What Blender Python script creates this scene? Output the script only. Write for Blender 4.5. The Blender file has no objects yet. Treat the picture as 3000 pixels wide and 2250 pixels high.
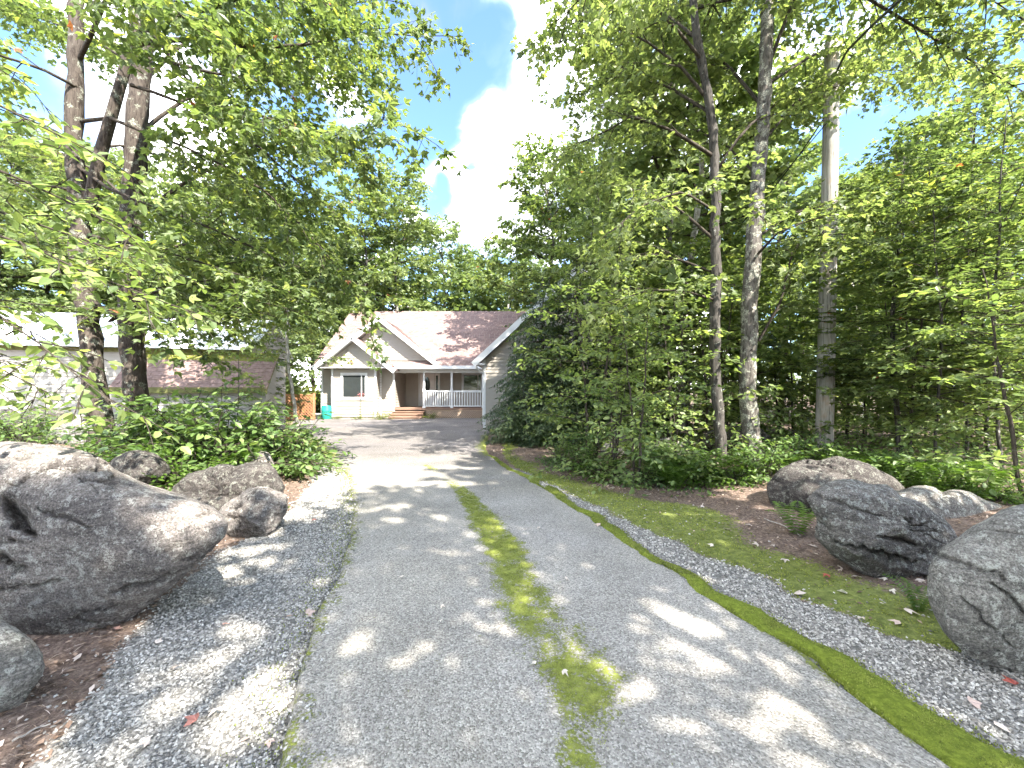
import bpy, bmesh, math, random
import numpy as np
from mathutils import Vector
R = math.radians
S = bpy.context.scene
COL = S.collection
F = 1170.0            # focal length in pixels of the 3000 px wide photograph
HZ, CZ = 1145.0, 1.5  # row of the horizon, height of the lens

# ---------------------------------------------------------------- camera
cam = bpy.data.cameras.new('camera'); co = bpy.data.objects.new('camera', cam); COL.objects.link(co)
cam.sensor_width = 36; cam.lens = 36 * F / 3000; cam.shift_y = 20 / 3000
cam.clip_start = .05; cam.clip_end = 2000
co.location = (0, 0, CZ); co.rotation_euler = (R(90), 0, 0)
S.camera = co

# ---------------------------------------------------------------- sky, sun, exposure
SUN = Vector((.42, -.52, .74)).normalized()
world = bpy.data.worlds.new('World'); S.world = world; world.use_nodes = True
nt = world.node_tree; nt.nodes.clear()
def node(nt, t, **kw):
    n = nt.nodes.new(t)
    for k, v in kw.items():
        if k.startswith('i_'):
            key = k[2:]; key = int(key) if key.isdigit() else key.replace('_', ' ')
            if isinstance(v, bpy.types.NodeSocket): nt.links.new(v, n.inputs[key])
            else: n.inputs[key].default_value = v
        else: setattr(n, k, v)
    return n
def ramp(nt, fac, stops, interp='LINEAR'):
    n = nt.nodes.new('ShaderNodeValToRGB'); nt.links.new(fac, n.inputs[0]); cr = n.color_ramp; cr.interpolation = interp
    while len(cr.elements) < len(stops): cr.elements.new(.5)
    for e, (p, c) in zip(cr.elements, stops):
        e.position = p; e.color = (c, c, c, 1) if not hasattr(c, '__len__') else (*c[:3], 1)
    return n.outputs[0]
def math_(nt, op, a, b=None, clamp=False):
    n = nt.nodes.new('ShaderNodeMath'); n.operation = op; n.use_clamp = clamp
    for i, v in enumerate((a, b)):
        if v is None: continue
        if isinstance(v, bpy.types.NodeSocket): nt.links.new(v, n.inputs[i])
        else: n.inputs[i].default_value = v
    return n.outputs[0]
def mixc(nt, fac, a, b, blend='MIX'):
    n = nt.nodes.new('ShaderNodeMix'); n.data_type = 'RGBA'; n.blend_type = blend
    for k, v in ((0, fac), (6, a), (7, b)):
        if isinstance(v, bpy.types.NodeSocket): nt.links.new(v, n.inputs[k])
        else: n.inputs[k].default_value = (*v, 1) if hasattr(v, '__len__') else v
    return n.outputs[2]
sky = node(nt, 'ShaderNodeTexSky', sky_type='NISHITA', sun_disc=False, sun_elevation=math.asin(SUN.z),
           sun_rotation=math.atan2(SUN.x, SUN.y), altitude=300, air_density=1.0, dust_density=.6, ozone_density=6.0)
bg = node(nt, 'ShaderNodeBackground', i_Color=sky.outputs[0], i_Strength=.05)
tc = node(nt, 'ShaderNodeTexCoord')
warp = node(nt, 'ShaderNodeTexNoise', i_Vector=tc.outputs['Generated'], i_Scale=3.2, i_Detail=3.0)
wsub = node(nt, 'ShaderNodeVectorMath', operation='SUBTRACT', i_0=warp.outputs['Color'], i_1=(.5, .5, .5))
wv = node(nt, 'ShaderNodeVectorMath', operation='MULTIPLY_ADD', i_0=wsub.outputs[0], i_1=(.26, .26, .26), i_2=tc.outputs['Generated'])
sc_ = node(nt, 'ShaderNodeVectorMath', operation='MULTIPLY', i_0=wv.outputs[0], i_1=(1.0, 1.0, 1.7))
cn = node(nt, 'ShaderNodeTexNoise', i_Vector=sc_.outputs[0], i_Scale=2.7, i_Detail=10.0, i_Roughness=.55)
# cumulus banks: rounded masses at fixed bearings, broken up by the noise
def lobe(d, r):
    d = Vector(d).normalized()
    dt = node(nt, 'ShaderNodeVectorMath', operation='DOT_PRODUCT', i_0=wv.outputs[0], i_1=d)
    return math_(nt, 'MULTIPLY', math_(nt, 'SUBTRACT', dt.outputs['Value'], math.cos(r)), 1 / (1 - math.cos(r)))
def pxdir(px, py): return (px - 1500, F, HZ - py)
m = cn.outputs['Fac']
for (px, py, r, w) in ((1380, 510, .17, .16), (1640, 470, .24, .18), (1420, -60, .20, .10), (1300, 250, .24, -.24), (1270, 740, .15, -.22), (950, 250, .3, -.12)):
    l = math_(nt, 'MULTIPLY', math_(nt, 'MAXIMUM', lobe((px - 1500 + 0, F, HZ - py), r), 0.0), w)
    m = math_(nt, 'ADD', m, l)
mask = ramp(nt, m, ((.415, 0.0), (.46, .03), (.505, .15), (.555, .75), (.64, 1.0)))
cs = node(nt, 'ShaderNodeTexNoise', i_Vector=sc_.outputs[0], i_Scale=4.0, i_Detail=6.0)
cc = ramp(nt, cs.outputs['Fac'], ((.36, (.044, .047, .053)), (.47, (.16, .165, .175)), (.56, (.6, .6, .61)), (.66, (1.2, 1.2, 1.2))))
bg2 = node(nt, 'ShaderNodeBackground', i_Color=cc, i_Strength=1.75)
mx = node(nt, 'ShaderNodeMixShader', i_0=mask, i_1=bg.outputs[0], i_2=bg2.outputs[0])
wo = node(nt, 'ShaderNodeOutputWorld', i_Surface=mx.outputs[0])

sl = bpy.data.lights.new('sun', 'SUN'); sl.energy = 2.0; sl.angle = R(.55); sl.color = (1, .95, .86)
so = bpy.data.objects.new('sun', sl); COL.objects.link(so); so.location = (0, 0, 30)
so.rotation_euler = SUN.to_track_quat('Z', 'Y').to_euler()
S.view_settings.view_transform = 'Standard'; S.view_settings.look = 'None'
S.view_settings.exposure = 3.7; S.view_settings.gamma = 1; S.view_settings.use_curve_mapping = False
S.render.engine = 'CYCLES'
cy = S.cycles
cy.max_bounces = 10; cy.diffuse_bounces = 8; cy.glossy_bounces = 2; cy.transmission_bounces = 4; cy.transparent_max_bounces = 4
cy.use_denoising = True; cy.caustics_reflective = False; cy.caustics_refractive = False
cy.sample_clamp_indirect = 6; cy.use_adaptive_sampling = True; cy.adaptive_threshold = .02

# ---------------------------------------------------------------- helpers
rng = np.random.default_rng(7)
def P(px, py, D): return np.array(((px - 1500) / F * D, D, CZ - (py - HZ) * D / F))
def G(px, py): D = CZ * F / (py - HZ); return np.array(((px - 1500) / F * D, D, 0.0))

def _h(i, j, k, s):
    n = (i * 374761393 + j * 668265263 + k * 2147483647 + s * 974634777) & 0xffffffff
    n = ((n ^ (n >> 13)) * 1274126177) & 0xffffffff
    return ((n ^ (n >> 16)) & 0xffff) / 65535.0
def vnoise(p, s=0):
    p = np.asarray(p, dtype=np.float64); i = np.floor(p).astype(np.int64); f = p - i; f = f * f * (3 - 2 * f)
    out = 0
    for dx in (0, 1):
        for dy in (0, 1):
            for dz in (0, 1):
                w = np.abs(1 - dx - f[:, 0]) * np.abs(1 - dy - f[:, 1]) * np.abs(1 - dz - f[:, 2])
                out = out + w * _h(i[:, 0] + dx, i[:, 1] + dy, i[:, 2] + dz, s)
    return out
def fbm(p, o=4, s=0, g=.5):
    a, t, tot = 1.0, 0.0, 0.0; p = np.asarray(p, dtype=np.float64)
    for k in range(o): t = t + a * vnoise(p, s + k * 17); tot += a; a *= g; p = p * 2.03 + 11.3
    return t / tot
def n2(x, y, sc, o=3, s=0):
    x = np.atleast_1d(x); y = np.atleast_1d(y)
    return fbm(np.stack([x * sc, y * sc, np.zeros_like(x) + .5], 1), o, s)
def sm(a, b, x): t = np.clip((x - a) / (b - a), 0, 1); return t * t * (3 - 2 * t)

def mesh(name, V, Fs, mats, attrs=None, smooth=False, mi=None):
    """Fs: list of (n,k) int arrays, one material index each (mi); attrs: {name: per-vertex floats}"""
    me = bpy.data.meshes.new(name); V = np.asarray(V, dtype=np.float32)
    Fs = [np.asarray(f, dtype=np.int32) for f in Fs]
    me.vertices.add(len(V)); me.vertices.foreach_set('co', V.ravel())
    tot = sum(f.size for f in Fs); npoly = sum(len(f) for f in Fs)
    me.loops.add(tot); me.polygons.add(npoly)
    me.loops.foreach_set('vertex_index', np.concatenate([f.ravel() for f in Fs]) if tot else np.zeros(0, np.int32))
    ls = np.concatenate([np.full(len(f), f.shape[1], np.int32) for f in Fs]); st = np.concatenate([[0], np.cumsum(ls)[:-1]]).astype(np.int32)
    me.polygons.foreach_set('loop_start', st); me.polygons.foreach_set('loop_total', ls)
    if mi: me.polygons.foreach_set('material_index', np.concatenate([np.full(len(f), k, np.int32) for f, k in zip(Fs, mi)]))
    me.polygons.foreach_set('use_smooth', np.full(npoly, smooth))
    for m_ in (mats if isinstance(mats, (list, tuple)) else [mats]): me.materials.append(m_)
    for k, v in (attrs or {}).items():
        a = me.attributes.new(k, 'FLOAT', 'POINT'); a.data.foreach_set('value', np.asarray(v, dtype=np.float32))
    me.update(calc_edges=True)
    return me
def link(name, me, parent=None, loc=None):
    o = bpy.data.objects.new(name, me); COL.objects.link(o)
    if parent is not None: o.parent = parent
    if loc is not None: o.location = loc
    return o
def tag(o, label=None, cat=None, group=None, kind=None):
    if label: o['label'] = label
    if cat: o['category'] = cat
    if group: o['group'] = group
    if kind: o['kind'] = kind
    return o
def thing(name, label, cat, loc=(0, 0, 0), group=None, rz=0):
    o = bpy.data.objects.new(name, None); COL.objects.link(o); o.location = loc; o.rotation_euler = (0, 0, rz)
    o.empty_display_size = .2
    return tag(o, label, cat, group)
class B:
    """collects boxes, quads and tubes into one mesh"""
    def __init__(s): s.V = []; s.Q = []; s.T = []; s.n = 0; s.c = []
    def add(s, v, q=(), t=(), c=.5):
        v = np.asarray(v, dtype=float).reshape(-1, 3); s.V.append(v); s.c.append(np.full(len(v), c))
        if len(q): s.Q.append(np.asarray(q).reshape(-1, 4) + s.n)
        if len(t): s.T.append(np.asarray(t).reshape(-1, 3) + s.n)
        s.n += len(v); return s
    def hexa(s, c8, c=.5):   # bottom 4 ccw, top 4 ccw
        return s.add(c8, [(3, 2, 1, 0), (4, 5, 6, 7), (0, 1, 5, 4), (1, 2, 6, 5), (2, 3, 7, 6), (3, 0, 4, 7)], c=c)
    def box(s, x0, x1, y0, y1, z0, z1, c=.5):
        return s.hexa([(x0, y0, z0), (x1, y0, z0), (x1, y1, z0), (x0, y1, z0), (x0, y0, z1), (x1, y0, z1), (x1, y1, z1), (x0, y1, z1)], c)
    def beam(s, a, b, w, h, up=(0, 0, 1), c=.5):  # rectangular bar from a to b
        a = np.array(a, float); b = np.array(b, float); d = b - a; d /= np.linalg.norm(d)
        sd = np.cross(d, up); sd /= np.linalg.norm(sd); u = np.cross(sd, d)
        o = [(-1, -1), (1, -1), (1, 1), (-1, 1)]
        return s.hexa([a + sd * w / 2 * p + u * h / 2 * q for p, q in o] + [b + sd * w / 2 * p + u * h / 2 * q for p, q in o], c)
    def tube(s, pts, rad, k=8, cap=True, c=.5):
        pts = np.asarray(pts, float); n = len(pts); rad = np.broadcast_to(rad, (n,)).astype(float)
        tg = np.gradient(pts, axis=0); tg /= np.linalg.norm(tg, axis=1)[:, None] + 1e-9
        ref = np.array((0, 0, 1.)) if abs(tg[:, 2]).mean() < .8 else np.array((1., 0, 0))
        sd = np.cross(tg, ref); sd /= np.linalg.norm(sd, axis=1)[:, None] + 1e-9; up = np.cross(sd, tg)
        a = np.linspace(0, 2 * math.pi, k, endpoint=False)
        ring = pts[:, None] + rad[:, None, None] * (np.cos(a)[None, :, None] * sd[:, None] + np.sin(a)[None, :, None] * up[:, None])
        i = np.arange(n - 1)[:, None] * k + np.arange(k)[None]; j = np.arange(n - 1)[:, None] * k + (np.arange(k)[None] + 1) % k
        q = np.stack([i, j, j + k, i + k], -1).reshape(-1, 4)
        v = ring.reshape(-1, 3); t = []
        if cap:
            v = np.vstack([v, pts[:1], pts[-1:]]); m0, m1 = n * k, n * k + 1
            t = [(m0, (q_ + 1) % k, q_) for q_ in range(k)] + [(m1, (n - 1) * k + q_, (n - 1) * k + (q_ + 1) % k) for q_ in range(k)]
        return s.add(v, q, t, c)
    def mesh(s, name, mat, smooth=False, off=None):
        V = np.vstack(s.V); V = V - np.asarray(off) if off is not None else V
        Fs = ([np.vstack(s.Q)] if s.Q else []) + ([np.vstack(s.T)] if s.T else [])
        return mesh(name, V, Fs, mat, {'tint': np.concatenate(s.c)}, smooth)
    def obj(s, name, mat, parent=None, smooth=False):
        off = None
        if parent is not None:
            r = parent
            while r.parent: r = r.parent
            off = np.array(r.location)
        return link(name, s.mesh(name, mat, smooth, off), parent)

# ---------------------------------------------------------------- materials
def newmat(name):
    m_ = bpy.data.materials.new(name); m_.use_nodes = True; t = m_.node_tree; t.nodes.clear()
    out = t.nodes.new('ShaderNodeOutputMaterial'); return m_, t, out
def pbsdf(t, out, col, rough=.7, bump=None, bs=.3, bd=.02, spec=.35, metal=0):
    p = node(t, 'ShaderNodeBsdfPrincipled'); p.inputs['Roughness'].default_value = rough; p.inputs['Specular IOR Level'].default_value = spec
    p.inputs['Metallic'].default_value = metal
    if isinstance(col, bpy.types.NodeSocket): t.links.new(col, p.inputs['Base Color'])
    else: p.inputs['Base Color'].default_value = (*col, 1)
    if bump is not None:
        b = node(t, 'ShaderNodeBump', i_Strength=bs, i_Distance=bd, i_Height=bump); t.links.new(b.outputs[0], p.inputs['Normal'])
    t.links.new(p.outputs[0], out.inputs[0]); return p
def coords(t, sc=(1, 1, 1), obj=True):
    c = node(t, 'ShaderNodeTexCoord') if obj else node(t, 'ShaderNodeNewGeometry')
    return node(t, 'ShaderNodeMapping', i_Vector=c.outputs['Object' if obj else 'Position'], i_Scale=sc).outputs[0]
def noise(t, v, sc, d=4, r=.55, dist=0): return node(t, 'ShaderNodeTexNoise', i_Vector=v, i_Scale=sc, i_Detail=float(d), i_Roughness=r, i_Distortion=float(dist)).outputs['Fac']
def vor(t, v, sc, feat='F1', out='Distance'): return node(t, 'ShaderNodeTexVoronoi', i_Vector=v, i_Scale=sc, feature=feat).outputs[out]
def attr(t, n): return node(t, 'ShaderNodeAttribute', attribute_name=n).outputs['Fac']

def leafmat(name, stops, trans=.52, gloss=.45):
    m_, t, out = newmat(name)
    a = attr(t, 'tint'); c = ramp(t, a, stops)
    d = node(t, 'ShaderNodeBsdfPrincipled', i_Base_Color=c); d.inputs['Roughness'].default_value = gloss; d.inputs['Specular IOR Level'].default_value = .4
    tc_ = mixc(t, 1.0, c, (1.35, 1.4, .75), 'MULTIPLY')
    tr = node(t, 'ShaderNodeBsdfTranslucent', i_Color=tc_)
    mx_ = node(t, 'ShaderNodeMixShader', i_0=trans, i_1=d.outputs[0], i_2=tr.outputs[0])
    t.links.new(mx_.outputs[0], out.inputs[0]); return m_
M = {}
M['maple'] = leafmat('maple_leaf', ((0, (.055, .085, .035)), (.45, (.13, .175, .065)), (.8, (.21, .255, .10)), (.975, (.30, .33, .08)), (.99, (.34, .12, .06))))
M['canopy'] = leafmat('canopy_leaf', ((0, (.085, .115, .05)), (.5, (.18, .225, .095)), (1, (.28, .32, .13))))
M['beech'] = leafmat('beech_leaf', ((0, (.085, .13, .045)), (.5, (.18, .24, .085)), (1, (.29, .34, .12))), .5)
M['far'] = leafmat('far_leaf', ((0, (.09, .13, .055)), (.5, (.16, .21, .085)), (1, (.23, .28, .11))), .45)
M['hemlock'] = leafmat('hemlock_needles', ((0, (.035, .06, .036)), (.6, (.075, .11, .05)), (1, (.14, .19, .07))), .3)
M['shrub'] = leafmat('shrub_leaf', ((0, (.06, .11, .035)), (.6, (.13, .20, .06)), (1, (.23, .30, .11))), .45)
M['fern'] = leafmat('fern_leaf', ((0, (.05, .1, .015)), (1, (.12, .2, .03))), .45)
M['lime'] = leafmat('lime_leaf', ((0, (.12, .18, .02)), (1, (.26, .3, .04))), .45)
M['flower'] = leafmat('flower', ((0, (.45, .12, .14)), (1, (.6, .25, .28))), .3)
M['mossblade'] = leafmat('moss_blade', ((0, (.10, .12, .022)), (.5, (.21, .245, .045)), (1, (.36, .385, .09))), .3, .8)
M['litter'] = leafmat('leaf_litter', ((0, (.07, .045, .03)), (.5, (.2, .13, .09)), (.8, (.36, .26, .19)), (1, (.58, .49, .43))), .1, .7)
M['deadleaf'] = leafmat('dead_leaf', ((0, (.35, .07, .05)), (.25, (.45, .25, .2)), (.6, (.55, .45, .4)), (1, (.62, .56, .5))), .15, .6)

def barkmat(name, dark, mid, pale, lich=.5, sc=1.0):
    m_, t, out = newmat(name); v = coords(t, (1, 1, .22), False); w = coords(t, (1, 1, 1), False)
    r = noise(t, v, 26 * sc, 6, .7, .6); c = ramp(t, r, ((.35, dark), (.52, mid), (.7, tuple(x * 1.25 for x in mid))))
    l = noise(t, w, 7 * sc, 5, .62); ls = ramp(t, l, ((lich, 0), (lich + .05, 1)))
    l2 = ramp(t, noise(t, w, 60, 3, .6), ((.42, 0), (.55, 1)))
    c = mixc(t, math_(t, 'MULTIPLY', ls, l2), c, pale)
    b = math_(t, 'ADD', r, math_(t, 'MULTIPLY', vor(t, v, 18 * sc), .6))
    pbsdf(t, out, c, .9, b, .9, .02, .1); return m_
M['bark'] = barkmat('maple_bark', (.026, .02, .017), (.075, .062, .052), (.25, .26, .21), .56)
M['bark2'] = barkmat('lichen_bark', (.035, .031, .027), (.12, .108, .095), (.34, .34, .28), .5)
M['barkdark'] = barkmat('dark_bark', (.022, .02, .018), (.075, .068, .06), (.28, .28, .24), .6)
M['birch'] = barkmat('pale_bark', (.16, .14, .12), (.38, .35, .31), (.55, .53, .48), .5)
M['twig'] = barkmat('twig_bark', (.025, .02, .016), (.06, .05, .04), (.12, .12, .1), .6)

def rockmat(name, a, b, lich, moss=.5, mossc=(.11, .13, .018)):
    m_, t, out = newmat(name); w = coords(t, (1, 1, 1)); st = node(t, 'ShaderNodeMapping', i_Vector=w, i_Scale=(1.0, 1.0, 5.0), i_Rotation=(.25, .38, 0)).outputs[0]
    n1 = noise(t, st, 1.6, 7, .66, .7); n_2 = noise(t, w, 19, 7, .75); n3 = noise(t, w, 85, 4, .75); n4 = noise(t, st, 14, 6, .7, .4)
    c = ramp(t, n1, ((.34, a), (.62, b)))
    c = mixc(t, .85, c, ramp(t, n3, ((.34, .30), (.5, .95), (.64, 1.75))), 'MULTIPLY')
    c = mixc(t, .5, c, ramp(t, n4, ((.33, .35), (.46, .95), (.66, 1.3))), 'MULTIPLY')
    lm = math_(t, 'MULTIPLY', ramp(t, n_2, ((.53, 0), (.57, 1))), ramp(t, noise(t, w, 120, 2, .6), ((.4, 0), (.5, .85))))
    c = mixc(t, lm, c, lich)
    dots = ramp(t, vor(t, w, 24), ((.09, 1), (.15, 0))); c = mixc(t, math_(t, 'MULTIPLY', dots, ramp(t, noise(t, w, 5, 3), ((.42, 0), (.55, .9)))), c, lich)
    dk = ramp(t, vor(t, w, 13), ((.05, 1), (.10, 0))); c = mixc(t, math_(t, 'MULTIPLY', dk, .7), c, (.03, .028, .026))
    cr = attr(t, 'crack'); c = mixc(t, cr, c, (.035, .03, .028))
    g = node(t, 'ShaderNodeNewGeometry'); sx = node(t, 'ShaderNodeSeparateXYZ', i_0=g.outputs['Normal'])
    mm = math_(t, 'ADD', math_(t, 'MULTIPLY', sx.outputs[2], .55), math_(t, 'MULTIPLY', noise(t, w, 3.2, 5, .65), 1.0))
    mm = ramp(t, mm, ((1.38 - moss * .5, 0), (1.46 - moss * .5, 1)))
    mm = math_(t, 'MULTIPLY', mm, ramp(t, noise(t, w, 40, 3, .7), ((.40, .0), (.52, 1))))
    mc = mixc(t, noise(t, w, 60, 3, .7), tuple(x * .5 for x in mossc), tuple(x * 1.7 for x in mossc)); c = mixc(t, mm, c, mc)
    bmp = math_(t, 'ADD', math_(t, 'ADD', math_(t, 'MULTIPLY', n_2, .45), math_(t, 'MULTIPLY', n4, .5)), math_(t, 'ADD', math_(t, 'MULTIPLY', n3, .35), math_(t, 'MULTIPLY', mm, .25)))
    pbsdf(t, out, c, .9, bmp, 1.0, .035, .15); return m_
M['rock'] = rockmat('grey_schist', (.10, .088, .082), (.22, .195, .175), (.40, .39, .35), .30)
M['rockmoss'] = rockmat('mossy_schist', (.07, .065, .058), (.17, .155, .14), (.36, .37, .33), .68, (.085, .095, .022))
M['rocklich'] = rockmat('lichened_schist', (.11, .105, .095), (.24, .225, .2), (.43, .43, .38), .60)
M['rockdark'] = rockmat('dark_schist', (.035, .03, .028), (.09, .08, .072), (.2, .2, .17), .35)

# painted / simple
def simple(name, col, rough=.6, nz=.12, sc=6, spec=.35, metal=0, tint=False, stretch=(1, 1, 1), bs=.15):
    m_, t, out = newmat(name); w = coords(t, stretch, False); n_ = noise(t, w, sc, 5, .6)
    f = ramp(t, n_, ((.3, 1 - nz), (.7, 1 + nz))); c = mixc(t, 1.0, col, f, 'MULTIPLY')
    if tint:
        c = mixc(t, 1.0, c, ramp(t, attr(t, 'tint'), ((0, .78), (1, 1.22))), 'MULTIPLY')
    pbsdf(t, out, c, rough, n_, bs, .01, spec, metal); return m_
M['siding'] = simple('beige_siding', (.34, .305, .26), .55, .05, 3)
M['white'] = simple('white_trim', (.62, .62, .61), .45, .04, 4)
M['shingle'] = simple('rose_brown_shingle', (.20, .142, .128), .9, .10, 30, .1, tint=True, bs=.5)
M['glass'] = simple('dark_window_glass', (.03, .035, .035), .04, .1, 2, .8)
M['step'] = simple('brown_deck_wood', (.22, .14, .10), .7, .2, 14, .2, stretch=(.2, 1, 1))
M['lattice'] = simple('tan_lattice', (.45, .33, .24), .7, .12, 12)
M['orange'] = simple('orange_lattice', (.36, .17, .09), .75, .2, 9)
M['teal'] = simple('teal_plastic', (.02, .26, .21), .4, .06, 4)
M['greybin'] = simple('grey_plastic', (.38, .39, .42), .5, .08, 6)
M['plank'] = simple('weathered_cream_board', (.34, .315, .275), .65, .12, 5, stretch=(.25, .25, 2), tint=True)
M['metalroof'] = simple('white_metal_roof', (.74, .76, .8), .35, .05, 3, .5)
M['olive'] = simple('olive_fascia', (.15, .15, .05), .8, .3, 12)
M['door'] = simple('white_door', (.72, .69, .68), .4, .03, 3)
M['cable'] = simple('black_cable', (.012, .012, .013), .5, .1, 9)
M['metal'] = simple('dull_metal', (.35, .35, .36), .4, .1, 9, .5, .7)

def shedshingle():
    m_, t, out = newmat('old_pink_shingle'); w = coords(t, (1, 1, 1), False)
    c = ramp(t, noise(t, w, 9, 5, .65), ((.3, (.15, .10, .085)), (.7, (.28, .20, .18))))
    mo = attr(t, 'tint'); c = mixc(t, math_(t, 'MULTIPLY', ramp(t, mo, ((.5, 0), (.95, 1))), ramp(t, noise(t, w, 24, 4), ((.35, 0), (.5, 1)))), c, (.16, .18, .03))
    pbsdf(t, out, c, .9, noise(t, w, 90, 3), .5, .01, .1); return m_
M['shedshingle'] = shedshingle()
def polemat():
    m_, t, out = newmat('weathered_pole_wood'); v = coords(t, (1, 1, .05), False); w = coords(t, (1, 1, 1), False)
    c = ramp(t, noise(t, v, 34, 5, .65), ((.3, (.17, .155, .135)), (.5, (.34, .32, .285)), (.7, (.44, .42, .38))))
    c = mixc(t, ramp(t, noise(t, v, 60, 3, .6), ((.60, 0), (.66, .8))), c, (.07, .06, .05))
    c = mixc(t, ramp(t, noise(t, w, 2.5, 4), ((.55, 0), (.65, .5))), c, (.32, .22, .14))
    pbsdf(t, out, c, .85, noise(t, v, 40, 5), .25, .006, .15); return m_
M['pole'] = polemat()

def asphalt():
    m_, t, out = newmat('weathered_asphalt'); w = coords(t, (1, 1, 1), False)
    cell = node(t, 'ShaderNodeTexVoronoi', i_Vector=w, i_Scale=120.0); ag = node(t, 'ShaderNodeSeparateColor', i_0=cell.outputs['Color']).outputs[0]
    c = ramp(t, ag, ((0, (.155, .143, .122)), (.4, (.275, .255, .22)), (.8, (.355, .33, .285)), (1, (.48, .45, .39))))
    big = noise(t, w, .9, 5, .6); c = mixc(t, 1.0, c, ramp(t, big, ((.3, .80), (.7, 1.18))), 'MULTIPLY')
    yy_ = node(t, 'ShaderNodeSeparateXYZ', i_0=w).outputs[1]; apron_shade = math_(t, 'MULTIPLY', math_(t, 'ADD', yy_, math_(t, 'MULTIPLY', noise(t, w, 1.2, 3), 2.0)), .05)
    c = mixc(t, 1.0, c, ramp(t, apron_shade, ((.33, (1, 1, 1)), (.52, (.52, .51, .545)))), 'MULTIPLY')  # tree shade on the apron, painted in as a darker lavender tone
    dk = ramp(t, noise(t, w, 160, 3, .7), ((.30, .45), (.46, 1))); c = mixc(t, .8, c, dk, 'MULTIPLY')
    cool = ramp(t, noise(t, w, .35, 2), ((.4, (1, 1, 1)), (.65, (.97, .98, 1.04)))); c = mixc(t, 1.0, c, cool, 'MULTIPLY')
    crn = node(t, 'ShaderNodeTexVoronoi', i_Vector=node(t, 'ShaderNodeVectorMath', operation='MULTIPLY_ADD', i_0=node(t, 'ShaderNodeTexNoise', i_Vector=w, i_Scale=2.5).outputs['Color'], i_1=(.5, .5, 0), i_2=w).outputs[0], i_Scale=.55, feature='DISTANCE_TO_EDGE').outputs[0]
    crk = math_(t, 'MULTIPLY', ramp(t, crn, ((.0, 1), (.004, 0))), .16); c = mixc(t, crk, c, (.05, .05, .05))
    mo = attr(t, 'moss'); fn = noise(t, w, 55, 4, .75)
    mk = ramp(t, math_(t, 'ADD', mo, math_(t, 'ADD', math_(t, 'MULTIPLY', math_(t, 'SUBTRACT', fn, .5), 2.0), math_(t, 'MULTIPLY', math_(t, 'SUBTRACT', noise(t, w, 9, 3, .6), .5), 1.3))), ((.42, 0), (.62, 1)))
    mc = ramp(t, noise(t, w, 22, 4, .7), ((.3, (.11, .12, .03)), (.7, (.24, .27, .055)))); c = mixc(t, mk, c, mc)
    bmp = math_(t, 'ADD', math_(t, 'MULTIPLY', cell.outputs['Distance'], -1.0), math_(t, 'MULTIPLY', mk, .9))
    pbsdf(t, out, c, .88, math_(t, 'SUBTRACT', bmp, math_(t, 'MULTIPLY', crk, 1.5)), .7, .008, .15); return m_
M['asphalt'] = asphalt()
def groundmat():
    m_, t, out = newmat('forest_floor'); w = coords(t, (1, 1, 1), False)
    duff = ramp(t, noise(t, w, 30, 6, .75, .5), ((.3, (.045, .032, .026)), (.5, (.15, .108, .085)), (.68, (.30, .235, .19))))
    cell = node(t, 'ShaderNodeTexVoronoi', i_Vector=w, i_Scale=60.0); ag = node(t, 'ShaderNodeSeparateColor', i_0=cell.outputs['Color']).outputs[0]
    grv = ramp(t, ag, ((0, (.11, .104, .095)), (.6, (.2, .192, .178)), (1, (.32, .305, .28))))
    grn = ramp(t, noise(t, w, 18, 5, .7), ((.3, (.08, .095, .025)), (.7, (.22, .25, .07))))
    fn = math_(t, 'MULTIPLY', math_(t, 'SUBTRACT', noise(t, w, 26, 4, .75), .5), 1.2)
    g1 = ramp(t, math_(t, 'ADD', attr(t, 'gravel'), fn), ((.42, 0), (.58, 1)))
    g2 = ramp(t, math_(t, 'ADD', attr(t, 'moss'), fn), ((.42, 0), (.58, 1)))
    c = mixc(t, g1, duff, grv); c = mixc(t, g2, c, grn)
    bmp = math_(t, 'ADD', noise(t, w, 40, 5, .7), math_(t, 'MULTIPLY', cell.outputs['Distance'], -.6))
    pbsdf(t, out, c, .95, bmp, .8, .02, .1); return m_
M['ground'] = groundmat()
def stonemat():
    m_, t, out = newmat('crushed_stone'); w = coords(t, (1, 1, 1), False)
    c = ramp(t, attr(t, 'tint'), ((0, (.12, .113, .10)), (.35, (.265, .25, .225)), (.75, (.41, .39, .352)), (.95, (.53, .505, .46)), (1, (.62, .6, .55))))
    c = mixc(t, .5, c, ramp(t, noise(t, w, 260, 3, .6), ((.3, .6), (.7, 1.35))), 'MULTIPLY')
    pbsdf(t, out, c, .85, None, spec=.2); return m_
M['stone'] = stonemat()
# ---------------------------------------------------------------- ground
def tab(rows): a = np.array(sorted(rows)); return a[:, 0], a[:, 1]
def pxtab(pts): return [(G(px, py)[1], G(px, py)[0]) for px, py in pts]
LY, LX = tab([(-30, -1.0), (0, -.93)] + pxtab([(800, 2250), (845, 2075), (885, 1921), (935, 1772), (995, 1648), (1026, 1573), (1034, 1474), (1019, 1399), (990, 1355), (945, 1333), (915, 1308), (872, 1268), (855, 1242)]) + [(21.5, -11.9)])
RY, RX = tab([(-30, 1.7), (0, 1.83)] + pxtab([(2800, 2250), (2652, 2133), (2471, 2010), (2372, 1920), (2200, 1821), (2007, 1695), (1763, 1533), (1641, 1458), (1545, 1400), (1480, 1368), (1440, 1335), (1425, 1312), (1432, 1285), (1436, 1268)]) + [(15.6, -.9), (21.5, -.95)])
def drive_l(y): return np.interp(y, LY, LX)
def drive_r(y): return np.interp(y, RY, RX)
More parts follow.
